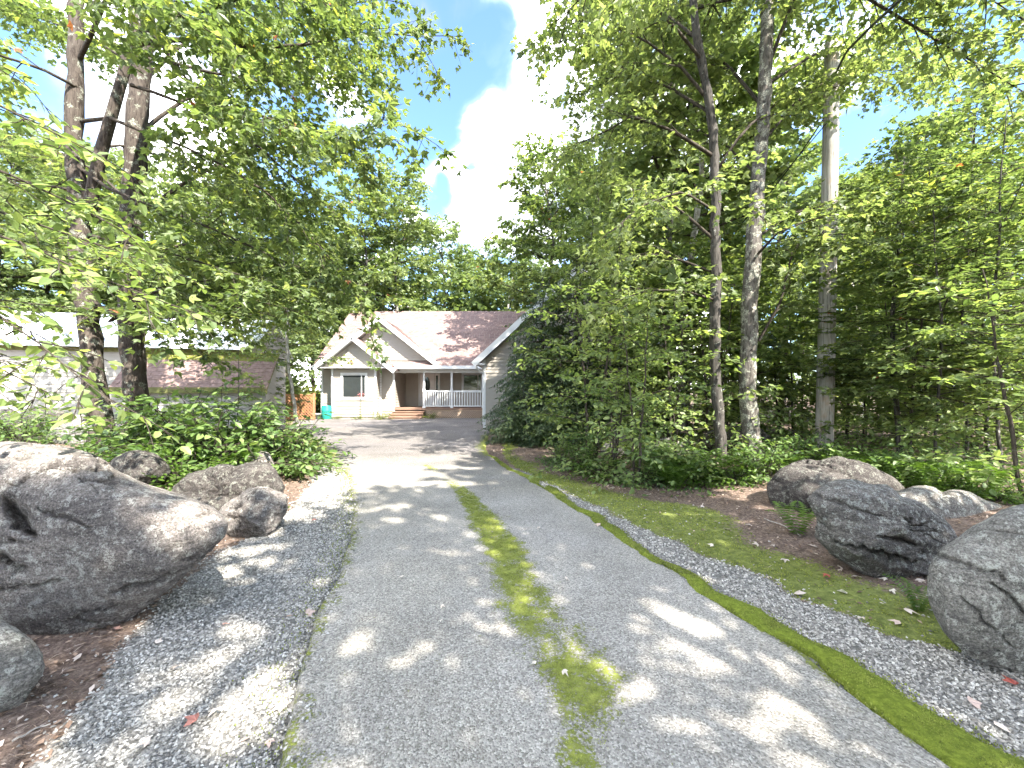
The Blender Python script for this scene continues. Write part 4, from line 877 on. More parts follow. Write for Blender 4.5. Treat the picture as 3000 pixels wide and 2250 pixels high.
A.build('maple_tree', 'forked maple leaning over the drive, left of the darker trunk by the shed', 'tree', 'bark', 'maple', loc=tuple(P(305, 1312, DA)), twig='twig')
# second trunk by the shed
Bt = Tree(102); DB = 8.1
Bt.trunk(PX((412, 1300, DB), (400, 1180, DB), (385, 1000, DB), (378, 870, DB), (385, 700, DB), (395, 500, DB), (408, 300, DB), (418, 100, DB), (430, -200, DB), (440, -700, DB)), [.20, .195, .19, .18, .18, .19, .19, .17, .14, .08])
for pts, r0 in (
    ([(385, 900, DB), (300, 960, 7.8), (420, 850, 7.6), (560, 830, 7.8), (740, 800, 8.4)], .03),
    ([(385, 650, DB), (500, 560, 8.2), (640, 480, 8.6), (820, 420, 9.0), (1000, 400, 9.4), (1170, 420, 9.6)], .045),
    ([(400, 400, DB), (520, 300, 8.4), (680, 240, 8.8), (860, 180, 9.4), (1040, 160, 9.8), (1180, 190, 10)], .045),
    ([(410, 250, DB), (540, 120, 8.6), (700, 60, 9.0), (900, 40, 9.4), (1060, 0, 9.8)], .045),
    ([(385, 760, DB), (520, 720, 8.8), (700, 700, 9.6), (880, 700, 10.4), (1050, 720, 11)], .04),
    ([(380, 800, DB), (300, 740, 8.8), (180, 700, 9.4), (40, 680, 9.8)], .035),
    ([(410, 200, DB), (280, 120, 8.6), (140, 60, 9.0), (0, 0, 9.4)], .035),
    ([(388, 600, DB), (280, 500, 8.8), (160, 440, 9.4), (20, 400, 9.8)], .035),
    ([(380, 870, DB), (480, 850, 9), (620, 850, 9.8), (800, 860, 10.6), (960, 850, 11)], .03)):
    Bt.limb(rc(PX(*[(p_[0] - 90 * max(0, min(1.3, (p_[0] - 750) / 400)), *p_[1:]) for p_ in pts])), r0, **{**mk, 'size': .13})
Bt.build('maple_tree', 'straight dark brown trunk between the forked maple and the shrubs by the shed', 'tree', 'bark', 'maple', loc=tuple(P(412, 1300, DB)), tmean=.5)

# right trunks
E_ = Tree(103); DE = 7.6
E_.trunk(PX((2118, 1400, DE), (2112, 1300, DE), (2098, 1150, DE), (2092, 1000, DE), (2100, 800, DE), (2095, 600, DE), (2092, 450, DE), (2080, 300, DE), (2050, 150, DE), (2020, -60, DE), (2000, -400, DE), (1960, -900, DE)), [.10, .098, .095, .09, .088, .08, .07, .065, .06, .055, .045, .02], k=12)
mr = dict(size=.12, third=3, spacing=.052, spread=.14, flat=.55, sublen=1.2, taper=.55)
for pts, r0 in (
    ([(2092, 460, DE), (2000, 400, 7.4), (1940, 370, 7.6), (1850, 340, 7.9), (1720, 390, 8.2), (1600, 420, 8.4), (1500, 460, 8.5)], .04),
    ([(2090, 700, DE), (2000, 620, 7.8), (1900, 560, 8.2), (1790, 540, 8.6), (1680, 560, 9)], .035),
    ([(2080, 300, DE), (2000, 200, 7.6), (1880, 110, 7.8), (1760, 80, 8.2), (1640, 110, 8.6), (1550, 160, 8.8)], .035),
    ([(2060, 180, DE), (1960, 60, 7.2), (1840, -40, 7.0), (1700, -60, 7.0), (1560, 30, 7.2), (1450, 95, 7.4)], .035),
    ([(2080, 330, DE), (1950, 250, 8.4), (1800, 220, 9.0), (1660, 260, 9.6), (1540, 300, 10)], .035),
    ([(2098, 800, DE), (1990, 760, 8.0), (1900, 740, 8.4), (1800, 760, 8.9), (1700, 770, 9.3)], .03),
    ([(2098, 880, DE), (2000, 850, 7.2), (1900, 850, 7.0), (1780, 880, 6.9), (1680, 900, 6.9)], .025),
    ([(2100, 500, DE), (2180, 380, 7.2), (2280, 300, 8.4), (2400, 230, 9.2)], .03),
    ([(2095, 620, DE), (2000, 560, 6.8), (1880, 600, 6.4), (1760, 680, 6.2)], .03),
    ([(2030, 0, DE), (2150, -100, 7.2), (2300, -90, 6.9)], .03),
    ([(2050, 120, DE), (1900, 0, 8.6), (1760, -60, 9.4), (1600, 0, 10)], .03)):
    E_.limb(rc(PX(*[(p_[0] + 130 * max(0, min(1.2, (1850 - p_[0]) / 350)), *p_[1:]) for p_ in pts])), r0, **mr)
E_.crown(26, .62, lambda f: 3.5 * (1 - .5 * f), lambda f: .3 + .5 * f, .3, .12, third=2, spacing=.06, spread=.14, flat=.6, sublen=1.0)
E_.build('maple_tree', 'slim dark trunk just left of the thick lichened trunk, pale patch at its foot', 'tree', 'barkdark', 'canopy', loc=tuple(P(2118, 1400, DE)), tmean=.55)
Dt = Tree(104); DD = 7.8
Dt.trunk(PX((2208, 1385, DD), (2200, 1250, DD), (2188, 1100, DD), (2195, 900, DD), (2215, 650, DD), (2222, 500, DD), (2238, 300, DD), (2250, 0, DD), (2262, -300, DD), (2280, -800, DD)), [.165, .15, .142, .135, .125, .118, .11, .10, .09, .06], k=16)
for pts, r0 in (
    ([(2222, 1000, DD), (2290, 880, 7.6), (2320, 740, 7.6), (2350, 700, 7.8)], .03),
    ([(2240, 320, DD), (2140, 200, 8.4), (2020, 100, 9.0), (1880, 60, 9.6)], .04),
    ([(2248, 200, DD), (2340, -40, 7.6), (2460, -120, 7.2), (2600, -100, 6.8), (2760, 20, 6.4)], .04),
    ([(2230, 420, DD), (2330, 300, 8.2), (2450, 220, 8.6), (2600, 200, 9.0), (2760, 230, 9.4)], .035),
    ([(2225, 520, DD), (2120, 420, 8.6), (1990, 360, 9.4), (1840, 330, 10)], .03),
    ([(2210, 700, DD), (2330, 620, 8.6), (2460, 600, 9.2), (2600, 620, 9.8)], .03),
    ([(2205, 760, DD), (2280, 680, 7.2), (2360, 650, 7.0), (2440, 630, 6.9)], .03),
    ([(2255, -150, DD), (2450, -60, 7.2), (2650, 60, 6.8), (2850, 180, 6.4), (3050, 300, 6.0)], .04),
    ([(2262, -300, DD), (2500, -240, 6.8), (2750, -100, 6.2), (3000, 60, 5.8)], .04),
    ([(2240, 250, DD), (2400, 150, 8.9), (2600, 130, 9.6), (2800, 200, 10)], .035),
    ([(2255, -50, DD), (2200, -200, 6.6), (2100, -200, 5.8), (1960, -120, 5.4), (1850, -20, 5.2)], .035)):
    Dt.limb(rc(PX(*pts)), r0, **mr)
Dt.crown(22, .62, lambda f: 3.4 * (1 - .5 * f), lambda f: .3 + .5 * f, .3, .12, third=2, spacing=.06, spread=.14, flat=.6, sublen=1.0)
Dt.build('maple_tree', 'thick lichen spotted trunk between the slim dark trunk and the utility pole', 'tree', 'bark2', 'canopy', loc=tuple(P(2208, 1385, DD)), tmean=.5)

# ---- prototypes for the woods
def proto_tall(seed, H, bark, leaf, size=.19, n=30, t0=.35, R0=3.0, shape='clump', spacing=.07, rad=.14, lean=.25, third=2):
    T = Tree(seed); r_ = T.r
    T.trunk(np.array([(0, 0, -.2), (r_.normal() * .1, r_.normal() * .1, H * .3), (r_.normal() * lean, r_.normal() * lean, H * .65), (r_.normal() * lean * 1.6, r_.normal() * lean * 1.6, H)]), [rad, rad * .8, rad * .5, .02], k=10)
    T.crown(n, t0, lambda f: R0 * (.55 + .75 * math.sin(math.pi * min(1, f * .9 + .12))) * (1 - .35 * f), lambda f: .15 + .85 * f, .45, size, r0=.045, third=third, spacing=spacing, spread=.2, flat=.6, sublen=1.15, taper=.5, wood=4)
    return T
protos = []
for k_, (sd, H, bark, leaf, R0, t0) in enumerate(((201, 14, 'bark', 'far', 3.2, .30), (202, 16.5, 'bark2', 'canopy', 3.6, .38), (203, 12, 'birch', 'far', 2.6, .22), (204, 15, 'barkdark', 'maple', 3.0, .30))):
    protos.append((proto_tall(sd, H, bark, leaf, R0=R0, t0=t0, n=38), H, bark, leaf))
def proto_sapling(seed, H, bark, leaf, size, n, R0, shape='ovate', t0=.10, spacing=.040, flat=.45, stems=1, third=0, rad=.03):
    T = Tree(seed); r_ = T.r
    for q in range(stems):
        a = r_.random() * 6.28; l = .12 * H * (stems > 1)
        T.trunk(np.array([(0, 0, -.1), (math.cos(a) * l * .4, math.sin(a) * l * .4, H * .4), (math.cos(a) * l, math.sin(a) * l, H)]) + r_.normal(size=(3, 3)) * np.array((.05, .05, 0)) * H * .2, [rad, rad * .7, .006], k=7, flare=.1)
        T.crown(n // stems, t0, lambda f: R0 * (1 - .65 * f) * (.75 + .4 * math.sin(3 * f)), lambda f: .12 + .5 * f, .28, size, r0=.02, third=third, spacing=spacing, spread=.06, flat=flat, hang=.12, sublen=.8, taper=.6, wood=4)
    return T
saps = [(proto_sapling(301, 5.2, 'barkdark', 'beech', .115, 28, 1.75), 5.2, 'barkdark', 'beech', 'ovate'),
        (proto_sapling(302, 3.6, 'twig', 'beech', .105, 26, 1.35, stems=2), 3.6, 'twig', 'beech', 'ovate'),
        (proto_sapling(303, 6.5, 'barkdark', 'maple', .125, 32, 2.0, shape='maple', t0=.18, flat=.35), 6.5, 'barkdark', 'maple', 'maple'),
        (proto_sapling(304, 2.2, 'twig', 'shrub', .085, 20, .85, stems=3, t0=.08), 2.2, 'twig', 'shrub', 'ovate')]
def hemlock(seed, H, R0):
    T = Tree(seed); T.trunk(np.array([(0, 0, -.1), (.03, .02, H * .5), (0, 0, H)]), [.09, .06, .01], k=8, flare=.1)
    n = int(H * 22)
    for i in range(n):
        f = (i + T.r.random()) / n; z = .08 * H * 0 + .12 + f * (H - .2); L = R0 * (1 - f) ** .75 * (.8 + .4 * T.r.random()) + .12; th = i * 2.4 + T.r.normal() * .3
        c = curve((0, 0, z), (math.cos(th), math.sin(th), .25 - .1 * f), L, 5, .75, .04, T.r); T.br.tube(c, np.linspace(.012, .003, 6), 3, False)
        m_ = max(3, int(L / .085))
        for j in range(m_):
            t = .15 + .85 * (j + T.r.random()) / m_; k = t * 5; a = int(min(k, 4)); p = c[a] + (c[a + 1] - c[a]) * (k - a); ax = nz(c[a + 1] - c[a]); sd = nz(np.cross(ax, UP)) * (1 if j % 2 else -1)
            l = .42 * L * (1 - t * .65) + .1; c2 = curve(p, nz(sd + ax * .8 + T.r.normal(size=3) * .1), l, 3, .5, .04, T.r)
            T.leaves(c2, .032, .115, .03, flat=.25, hang=.25, t0=0)
        T.leaves(c[-3:], .04, .115, .03, flat=.25, hang=.25)
    return T
hem = [hemlock(401, 4.6, 1.75), hemlock(402, 3.2, 1.4)]

used = {}
def place(pool, k, x, y, rz, s, name, label, cat, group=None, shape='clump', zs=None):
    T = pool[k]; key = (id(pool), k); z = terr1(x, y) - .03; scl = (s, s, s * (zs or 1))
    if key not in used:
        o = T[0].build(name, label, cat, T[2], T[3], shape if len(T) < 5 else T[4], group); used[key] = o
        o.location = (x, y, z); o.rotation_euler = (0, 0, rz); o.scale = scl; return o
    return copy_tree(used[key], (x, y, z), rz, scl, label, group)
def wx(px, D): return (px - 1500) / F * D
rr_ = np.random.default_rng(9)
_seen = {}
MARK = ((1500, 'behind the garage roof'), (1640, 'behind the hemlocks'), (1760, 'behind the broad sapling'), (1890, 'behind the tallest layered sapling'), (1970, 'a little left of the slim dark trunk'), (2060, 'just left of the slim dark trunk'), (2140, 'right behind the slim dark trunk'), (2190, 'between the slim and the thick trunk'), (2260, 'right behind the thick trunk'), (2310, 'just right of the thick trunk'), (2370, 'just left of the utility pole'), (2440, 'straight behind the utility pole'), (2500, 'just right of the utility pole'), (2590, 'over the right half of the pole boulder'), (2640, 'over the left half of the split boulder'), (2700, 'over the middle of the split boulder'), (2770, 'over the right half of the split boulder'), (2830, 'over the gap before the right edge boulder'), (2890, 'over the left half of the right edge boulder'), (2950, 'over the top of the right edge boulder'), (9999, 'at the very right edge'))
def where(kind, px, D, near, far):
    m_ = next(t for p_, t in MARK if px < p_); d_ = 'near the verge' if D < near else ('deep in the woods' if D > far else ('midway' if D < (near + far) / 2 else 'farther in'))
    return f'{kind} {d_}, {m_}'
MARKL = ((-50, 'off the left end of the metal roof'), (90, 'over the left end of the metal roof'), (230, 'behind the forked maple'), (345, 'between the two left trunks'), (440, 'behind the dark trunk by the shed'), (600, 'over the shingled lean-to'), (700, 'over the right end of the metal roof'), (800, 'right of the shed'), (930, 'over the lattice fence'), (1080, 'over the bay window gable'), (1190, 'over the left end of the house ridge'), (1290, 'left of the middle of the house ridge'), (1400, 'over the middle of the house ridge'), (1490, 'over the right end of the house ridge'), (9999, 'behind the garage roof'))
def whereL(kind, px, D):
    return f"{kind} {'close behind' if D < 22 else ('in the back row' if D > 32 else 'in the middle rows')}, {next(t for p_, t in MARKL if px < p_)}"
# tall trees that can be told apart
for (k, px, D, s, lab) in (
    (2, 2010, 11.5, 1.0, 'grey trunk standing behind the slim dark trunk, right of the broad saplings'),
    (1, 1955, 12.6, .95, 'double grey trunk in the shade between the conifers and the slim dark trunk'),
    (2, 1490, 34, 1.15, 'pale stemmed tree with an open crown behind the garage ridge'),
    (2, 1395, 37, 1.2, 'pale branched tree rising over the middle of the house roof'),
    (0, 1300, 36, 1.15, 'rounded tree above the middle of the rose brown roof'),
    (1, 1165, 31, 1.15, 'tall rounded tree beside the patch of blue sky, left of the roof ridge'),
    (3, 1060, 29, 1.12, 'dense green tree rising behind the front gable'),
    (3, 1590, 22, 1.0, 'tree crown rising over the right slope of the garage roof')):
    place(protos, k, wx(px, D), D, rr_.random() * 6, s, 'broadleaf_tree', lab, 'tree')
for (px, D, k, s) in ((1230, 40, 2, 1.15), (1345, 43, 0, 1.1), (1440, 42, 2, 1.2), (1120, 38, 0, 1.2), (1000, 34, 2, 1.15), (900, 30, 0, 1.0), (940, 40, 0, 1.2), (820, 28, 0, 1.05), (740, 33, 3, 1.1), (650, 26, 1, 1.0), (560, 30, 0, 1.1), (1540, 38, 0, 1.0)):
    place(protos, k, wx(px, D) + .5, D, rr_.random() * 6, s, 'broadleaf_tree', whereL('leafy tree', px, D), 'tree', 'trees behind the house')
for (px, D, k, s) in ((480, 21, 2, .95), (380, 24, 1, .95), (250, 20, 0, .95), (120, 23, 3, 1.0), (0, 20, 1, .9), (-160, 19, 0, .95), (620, 20, 3, .8), (310, 29, 0, 1.1), (800, 19, 2, .7), (60, 30, 2, 1.2), (730, 24, 2, .75)):
    place(protos, k, wx(px, D), D, rr_.random() * 6, s, 'broadleaf_tree', whereL('tall tree', px, D), 'tree', 'trees beyond the shed')
for (px, D, k, s) in ((1760, 19, 0, .92), (1700, 24, 3, 1.0), (1850, 22, 2, 1.0), (2150, 22, 1, 1.0), (2290, 19, 0, .95), (2520, 17, 2, .85), (2600, 22, 0, 1.0), (2690, 18, 3, .9), (2850, 20, 1, 1.0), (2980, 16, 2, .85), (2480, 27, 3, 1.1), (2720, 27, 1, 1.1), (2000, 27, 1, 1.1), (1800, 30, 3, 1.1)):
    place(protos, k, wx(px, D), D, rr_.random() * 6, s, 'broadleaf_tree', where('tall tree', px, D, 13, 19), 'tree', 'trees in the right hand woods')
# the woods the drive comes out of, behind and beside the camera: their crowns dapple the asphalt
for (x, y, k, s) in ((4.6, -2.2, 0, .78), (3.4, -7.2, 3, .9), (-6.6, -3.8, 2, .85), (.2, -5.2, 2, .8), (-1.6, -12.5, 3, .85), (6.4, -.6, 3, .8)):
    place(protos, k, x, y, rr_.random() * 6, s, 'broadleaf_tree', 'tall roadside tree shading the near end of the drive', 'tree', 'roadside trees near the camera')
# conifers by the garage
hp = [(hem[0], 0, 'barkdark', 'hemlock', 'spray'), (hem[1], 0, 'barkdark', 'hemlock', 'spray')]
for (k, px, D, s, lab) in ((0, 1590, 12.7, 1.12, 'dark hemlock hiding the right half of the garage gable'), (1, 1535, 11.6, .85, 'lower hemlock sweeping the ground at the edge of the drive'), (0, 1690, 13.4, 1.35, 'tallest hemlock, behind the two by the garage'), (1, 1640, 11.2, .9, 'small hemlock shaded by the broad sapling'), (0, 1830, 13.6, 1.2, 'dark hemlock half hidden in the broad saplings')):
    place(hp, k, wx(px, D), D, rr_.random() * 6, s, 'hemlock', lab, 'conifer')
# understorey saplings
for (k, px, D, s, lab) in (
    (2, 770, 13.6, .75, 'leafy sapling at the right end of the shed'),
    (0, 700, 11.0, .55, 'small sapling in front of the right corner of the lean-to'),
    (0, 1700, 12.0, 1.15, 'tall yellow green sapling rising in front of the garage roof'),
    (2, 1730, 11.6, 1.05, 'tall maple sapling between the hemlocks and the grey trunks'),
    (1, 1735, 7.7, 1.0, 'broad light green sapling with layered branches beside the hemlocks'),
    (0, 1790, 8.2, .72, 'tallest layered sapling, in front of the hemlocks'),
    (1, 1865, 6.5, .78, 'layered sapling with thin bare stems above the verge'),
    (1, 1975, 8.4, .95, 'bushy sapling left of the slim dark trunk'),
    (3, 1800, 6.9, .75, 'low leafy bush at the foot of the layered saplings'),
    (0, 2310, 10.6, .95, 'thin sapling just left of the utility pole'),
    (2, 2745, 6.6, .82, 'upright dark stemmed sapling right of the utility pole'),
    (2, 2935, 6.0, .85, 'leaning dark stemmed sapling at the right edge'),
    (0, 2880, 6.9, .95, 'crooked thin sapling between the two dark stemmed ones'),
    (1, 2650, 7.6, 1.0, 'bushy green sapling behind the pole boulder'),
    (1, 3010, 5.0, .85, 'leafy sapling overhanging the boulder at the right edge')):
    place(saps, k, wx(px, D), D, rr_.random() * 6, s, 'sapling', lab, 'sapling')
for (px, D) in ((2060, 10.5), (2130, 12), (2200, 10.2), (2270, 10.8), (2420, 10.5), (2530, 11.5), (2620, 9), (2660, 11), (2720, 8.8), (2800, 9.6), (2850, 8.2), (2900, 10.5), (2990, 7.6), (3060, 9.5), (2380, 13), (2600, 14), (2820, 13), (3000, 13), (1880, 12), (2000, 13.5), (2120, 15), (2300, 17), (2500, 18), (2720, 17), (2100, 20), (1980, 10.6), (2950, 18), (2230, 13.5), (2680, 7.6), (2840, 7.0), (2960, 8.8), (2480, 11), (2570, 8.0), (2070, 8.9), (2150, 9.3)):
    k = int(rr_.integers(0, 3)); place(saps, k, wx(px, D) + rr_.normal() * .2, D, rr_.random() * 6, .8 + .35 * rr_.random(), 'sapling', where('young sapling', px, D, 9.5, 13.2), 'sapling', 'understorey saplings on the right')
# near beech reaching in from the left edge
Be = Tree(105)
Be.trunk(np.array([(-4.9, 3.4, .2), (-4.8, 3.4, 2.2), (-4.7, 3.3, 4.5), (-4.6, 3.2, 6.5)]), [.06, .05, .035, .015], k=8)
for pts, r0 in (
    ([(-700, 760, 3.3), (-300, 800, 3.2), (-100, 880, 3.1), (60, 960, 3.0), (200, 1080, 2.9), (330, 1180, 2.85)], .018),
    ([(-700, 600, 3.3), (-200, 640, 3.2), (50, 700, 3.2), (250, 800, 3.2), (420, 860, 3.2), (520, 900, 3.2)], .018),
    ([(-700, 400, 3.4), (-200, 420, 3.3), (50, 520, 3.3), (260, 620, 3.3), (400, 700, 3.3)], .018),
    ([(-700, 200, 3.4), (-100, 260, 3.3), (100, 360, 3.2), (300, 460, 3.2)], .018),
    ([(-700, 900, 3.4), (-300, 980, 3.4), (-60, 1050, 3.4), (140, 1150, 3.4)], .015),
    ([(-700, 0, 3.4), (-150, 120, 3.3), (60, 220, 3.4)], .015),
    ([(-700, 500, 3.4), (-200, 560, 4.0), (60, 640, 4.4), (300, 720, 4.8), (520, 800, 5)], .018),
    ([(-700, 700, 3.4), (-300, 820, 4.0), (0, 880, 4.4), (200, 900, 4.6)], .018)):
    Be.limb(rc(PX(*pts)), r0, .088, sublen=.55, spacing=.05, spread=.05, t0=.25, flat=.4, hang=.25, taper=.5, third=2, wood=4)
Be.build('beech_tree', 'young beech with big bright leaves reaching in over the huge boulder', 'tree', 'barkdark', 'beech', 'ovate', loc=(-4.9, 3.4, .2), tmean=.5)
# sapling by the end of the shed
Sp = Tree(106); Sp.trunk(PX((872, 1262, 13.0), (862, 1180, 13), (848, 1100, 13), (840, 1000, 13), (850, 880, 13), (860, 740, 13)), [.06, .055, .05, .045, .03, .01], k=8, wob=.01, flare=.1)
Sp.crown(18, .35, lambda f: 1.7 * (1 - .5 * f), lambda f: .3 + .5 * f, .4, .12, third=1, spacing=.06, spread=.1, flat=.5, sublen=.8)
Sp.build('sapling', 'slim pale stemmed sapling standing between the shed and the barrel', 'sapling', 'birch', 'maple', loc=tuple(P(872, 1262, 13.0)), tmean=.6)

# shrubs
def shrub(seed, H, W, n, size, shape, spacing=.04):
    T = Tree(seed); r_ = T.r
    for i in range(n):
        th = i * 2.4; e = .35 + 1.0 * r_.random(); L = (H if e > .9 else W) * (.6 + .5 * r_.random())
        c = curve((r_.normal() * .08, r_.normal() * .08, 0), (math.cos(th) * math.cos(e), math.sin(th) * math.cos(e), math.sin(e)), L, 5, .7, .07, r_)
        T.limb(c, .01, size, sublen=.38, spacing=spacing, spread=.05, t0=.25, flat=.4, hang=.3, wood=3, taper=.4)
    return T
sh = [(shrub(501, 1.0, .9, 34, .085, 'ovate'), 0, 'twig', 'shrub', 'ovate'), (shrub(502, .7, .65, 26, .07, 'ovate'), 0, 'twig', 'fern', 'ovate'), (shrub(503, .55, .5, 22, .05, 'ovate'), 0, 'twig', 'lime', 'ovate')]
for (k, px, D, s, lab) in (
    (0, 520, 6.9, 1.45, 'broad dark leafed shrub in front of the shed lean-to'),
    (0, 620, 6.6, 1.5, 'tallest shrub of the left bed, in its middle'),
    (0, 720, 6.9, 1.35, 'shrub over the flat rocks of the left bed'),
    (0, 820, 7.5, 1.3, 'feathery shrub at the right end of the left bed, next to the drive'),
    (0, 440, 7.3, 1.1, 'shrub right behind the foot of the darker trunk by the shed'),
    (1, 620, 6.0, .9, 'low pale leafed shrub on the dark ledge'),
    (1, 480, 6.3, .8, 'small shrub at the foot of the darker trunk by the shed'),
    (0, 60, 7.6, .8, 'shrub on the bank behind the huge boulder'),
    (1, 180, 8.4, .9, 'light green shrub against the shed wall, left of the forked maple'),
    (1, 390, 5.9, .8, 'small leafy shrub between the huge boulder and the left maple'),
    (1, 545, 5.6, .85, 'small leafy shrub hanging over the low ledges'),
    (1, 770, 5.0, .35, 'tiny leafy sprig in front of the flat split rock'),
    (1, 690, 5.7, .6, 'smallest shrub, in a crack of the dark ledge'),
    (1, 880, 8.8, .9, 'small fringe shrub hanging over the inner bend of the drive')):
    place(sh, k, wx(px, D), D, rr_.random() * 6, s, 'shrub', lab, 'shrub')
for (k, px, D, s, lab) in ((2, 1118, 20.6, 1.0, 'yellow green shrub beside the porch steps'), (2, 1262, 21.2, .75, 'small yellow green shrub in front of the porch lattice'), (2, 1050, 20.6, .6, 'straggly climber under the bay window'), (2, 985, 20.7, .55, 'small weedy shrub at the left corner of the bay')):
    place(sh, k, wx(px, D), D, rr_.random() * 6, s, 'shrub', lab, 'shrub')
for (px, D) in ((770, 22), (820, 23), (870, 22.5), (910, 24), (700, 23), (640, 21), (930, 27), (850, 27)):
    place(sh, 2, wx(px, D), D, rr_.random() * 6, 2.6 + rr_.random(), 'shrub', 'sunlit lime green bush behind the orange lattice fence', 'shrub', 'bushes behind the lattice fence', zs=1.3)
for (px, D) in ((1960, 6.9), (2010, 6.6), (2060, 6.4), (2150, 6.3), (2190, 6.7), (2250, 6.3), (2300, 6.9), (1900, 6.5), (1700, 7.6), (1760, 7.0), (1640, 8.4), (2020, 7.4), (2350, 7.4), (2540, 6.6), (2600, 6.4), (2680, 5.9), (2760, 5.5), (2840, 5.4), (2650, 7.3), (2460, 7.6), (2920, 5.0), (2100, 8.6), (1930, 7.6), (2780, 6.6)):
    place(sh, int(rr_.integers(0, 2)), wx(px, D), D, rr_.random() * 6, .45 + .35 * rr_.random(), 'shrub', where('low leafy plant', px, D, 6.5, 8.1), 'plant', 'low plants along the woods edge')

# ferns
def frond_mesh(seed):
    r_ = np.random.default_rng(seed); b = []; f4 = []; L = .5; n = 15; k = 0
    for i in range(n):
        t = i / n; y = L * t; z = .22 * math.sin(t * 2.3); w = .13 * math.sin(math.pi * (t * .9 + .1)) ** .8 + .008
        for sg in (1, -1):
            b += [(0, y, z), (sg * w * .5, y + .022, z - .01), (sg * w, y + .028, z - .03), (sg * w * .5, y - .004, z - .01)]; f4.append((k, k + 1, k + 2, k + 3)); k += 4
    V = np.array(b); return mesh('frond', V, [np.array(f4)], M['fern'], {'tint': r_.random(len(V)) * .3 + .35})
frm = [frond_mesh(i) for i in range(2)]
def fern(px, D, s, label, group=None, nf=9):
    x = wx(px, D); o = thing('fern', label, 'fern', (x, D, terr1(x, D)), group)
    for i in range(nf):
        c = link('frond', frm[i % 2], o); c.rotation_euler = (.35 + .25 * rr_.random(), .1 * rr_.normal(), i * 6.283 / nf + .3 * rr_.random()); q = s * (.8 + .4 * rr_.random()); c.scale = (q, q, q)
    return o
for (px, D, s, lab) in ((2335, 4.2, .75, 'fern in the notch between the grey boulder and the split boulder'), (2690, 2.75, .45, 'small fern between the split boulder and the boulder at the right edge'), (1965, 6.3, 1.2, 'big fern left of the slim dark trunk'), (2165, 6.5, .8, 'fern between the slim dark trunk and the thick one'), (1640 - 1200, 5.9, .8, 'fern under the shrub by the darker left trunk'), (900, 8.6, 1.1, 'fern spilling from the shrub bed towards the drive'), (830, 7.6, 1.1, 'fern at the front of the left shrub bed')):
    fern(px, D, s, lab)
for (px, D) in ((1930, 6.6), (2050, 6.3), (2100, 6.5), (2280, 6.4), (1980, 6.1), (2580, 6.0), (2660, 5.6), (2500, 6.6), (2740, 5.2), (2880, 5.0), (1850, 8.3), (2420, 7.2), (860, 8.2), (760, 7.0), (700, 6.3)):
    fern(px, D, .8 + .4 * rr_.random(), where('green fern', px, D, 6, 7.7) if px > 1500 else f'green fern at the {"far" if D > 7.5 else ("middle" if D > 6.5 else "near")} end of the left shrub bed', 'ferns in the undergrowth', 7)

# far woods: one leafy mass closing the view behind the nearer trees
n = 60000; th = -1.25 + 2.5 * rr_.random(n); D_ = 30 + 34 * rr_.random(n); xx = np.tan(th) * D_; yy = D_
top = 9 + 6 * n2(xx, yy, .12, 3, 8); zz_ = top * rr_.random(n) ** .8; lump = n2(xx + zz_ * .7, yy, .45, 3, 6); kp = (lump > .44) & (np.abs(xx) < 110); kp &= ~((xx > -12) & (xx < 8) & (yy < 31)); xx, yy, zz_ = xx[kp], yy[kp], zz_[kp]; n = len(xx)
d, s2, nr = frames(n, UP, .8)
V, Fs = stamp(CLUMP, CLF, np.stack([xx, yy, zz_], 1), d, s2, nr, .28 + .3 * rr_.random(n))
tag(link('far_woods', mesh('far_woods', V, Fs, M['far'], {'tint': np.repeat(np.clip(.5 + .22 * rr_.normal(size=n), 0, 1), 4)})), 'far leafy woods closing the view', kind='stuff')

# undergrowth
n = 34000; yy = 5.6 + 22 * rr_.random(n) ** 1.4; xx = drive_r(yy) + 1.5 + 22 * rr_.random(n)
n3 = 9000; y2 = 5.5 + 9 * rr_.random(n3); x2 = drive_l(y2) - 1.6 - 9 * rr_.random(n3); xx = np.concatenate([xx, x2]); yy = np.concatenate([yy, y2])
kp = (n2(xx, yy, .8, 3, 5) > .45) & ~((xx > -1.3) & (xx < 6.5) & (yy > 15.2)); xx = xx[kp]; yy = yy[kp]; n = len(xx)
kp = (xx / yy < 1.5); xx = xx[kp]; yy = yy[kp]; n = len(xx)
d, s2, nr = frames(n, UP, .45); hh = .03 + .55 * rr_.random(n) ** 2
V, Fs = stamp(OVATE, OVF, np.stack([xx, yy, terr(xx, yy) + hh], 1), d, s2, nr, .05 + .05 * rr_.random(n))
tag(link('undergrowth', mesh('undergrowth', V, Fs, M['shrub'], {'tint': np.repeat(rr_.random(n), 7)})), 'leafy undergrowth on the forest floor', kind='stuff')

# utility pole and cables
up = thing('utility_pole', 'weathered bare wooden utility pole behind the grey boulders', 'pole', tuple(P(2413, 1370, 8.6)))
T = Tree(1); T.tr.tube(resample(PX((2413, 1385, 8.6), (2428, 700, 8.6), (2438, 122, 8.6)), 14), np.linspace(.165, .135, 14), 20)
link('shaft', T.tr.mesh('shaft', M['pole'], True, np.array(up.location)), up)
B().tube([P(2410, 250, 8.45), P(2452, 250, 8.45)], .03, 6).obj('bolt', M['metal'], up)
def cable(label, rows, r_=.012):
    c = np.array([P(*r) for r in rows]); o = link('overhead_cable', None) if False else None
    b = B(); b.tube(resample(c, 24), r_, 6); ob = link('overhead_cable', b.mesh('overhead_cable', M['cable'], True, c[0]), loc=tuple(c[0])); tag(ob, label, 'cable')
cable('thick black cable curving from the pole towards the top right', [(2436, 240, 8.46), (2480, 150, 7.4), (2560, 70, 6.2), (2660, -20, 5.0), (2900, -250, 3.4)], .022)
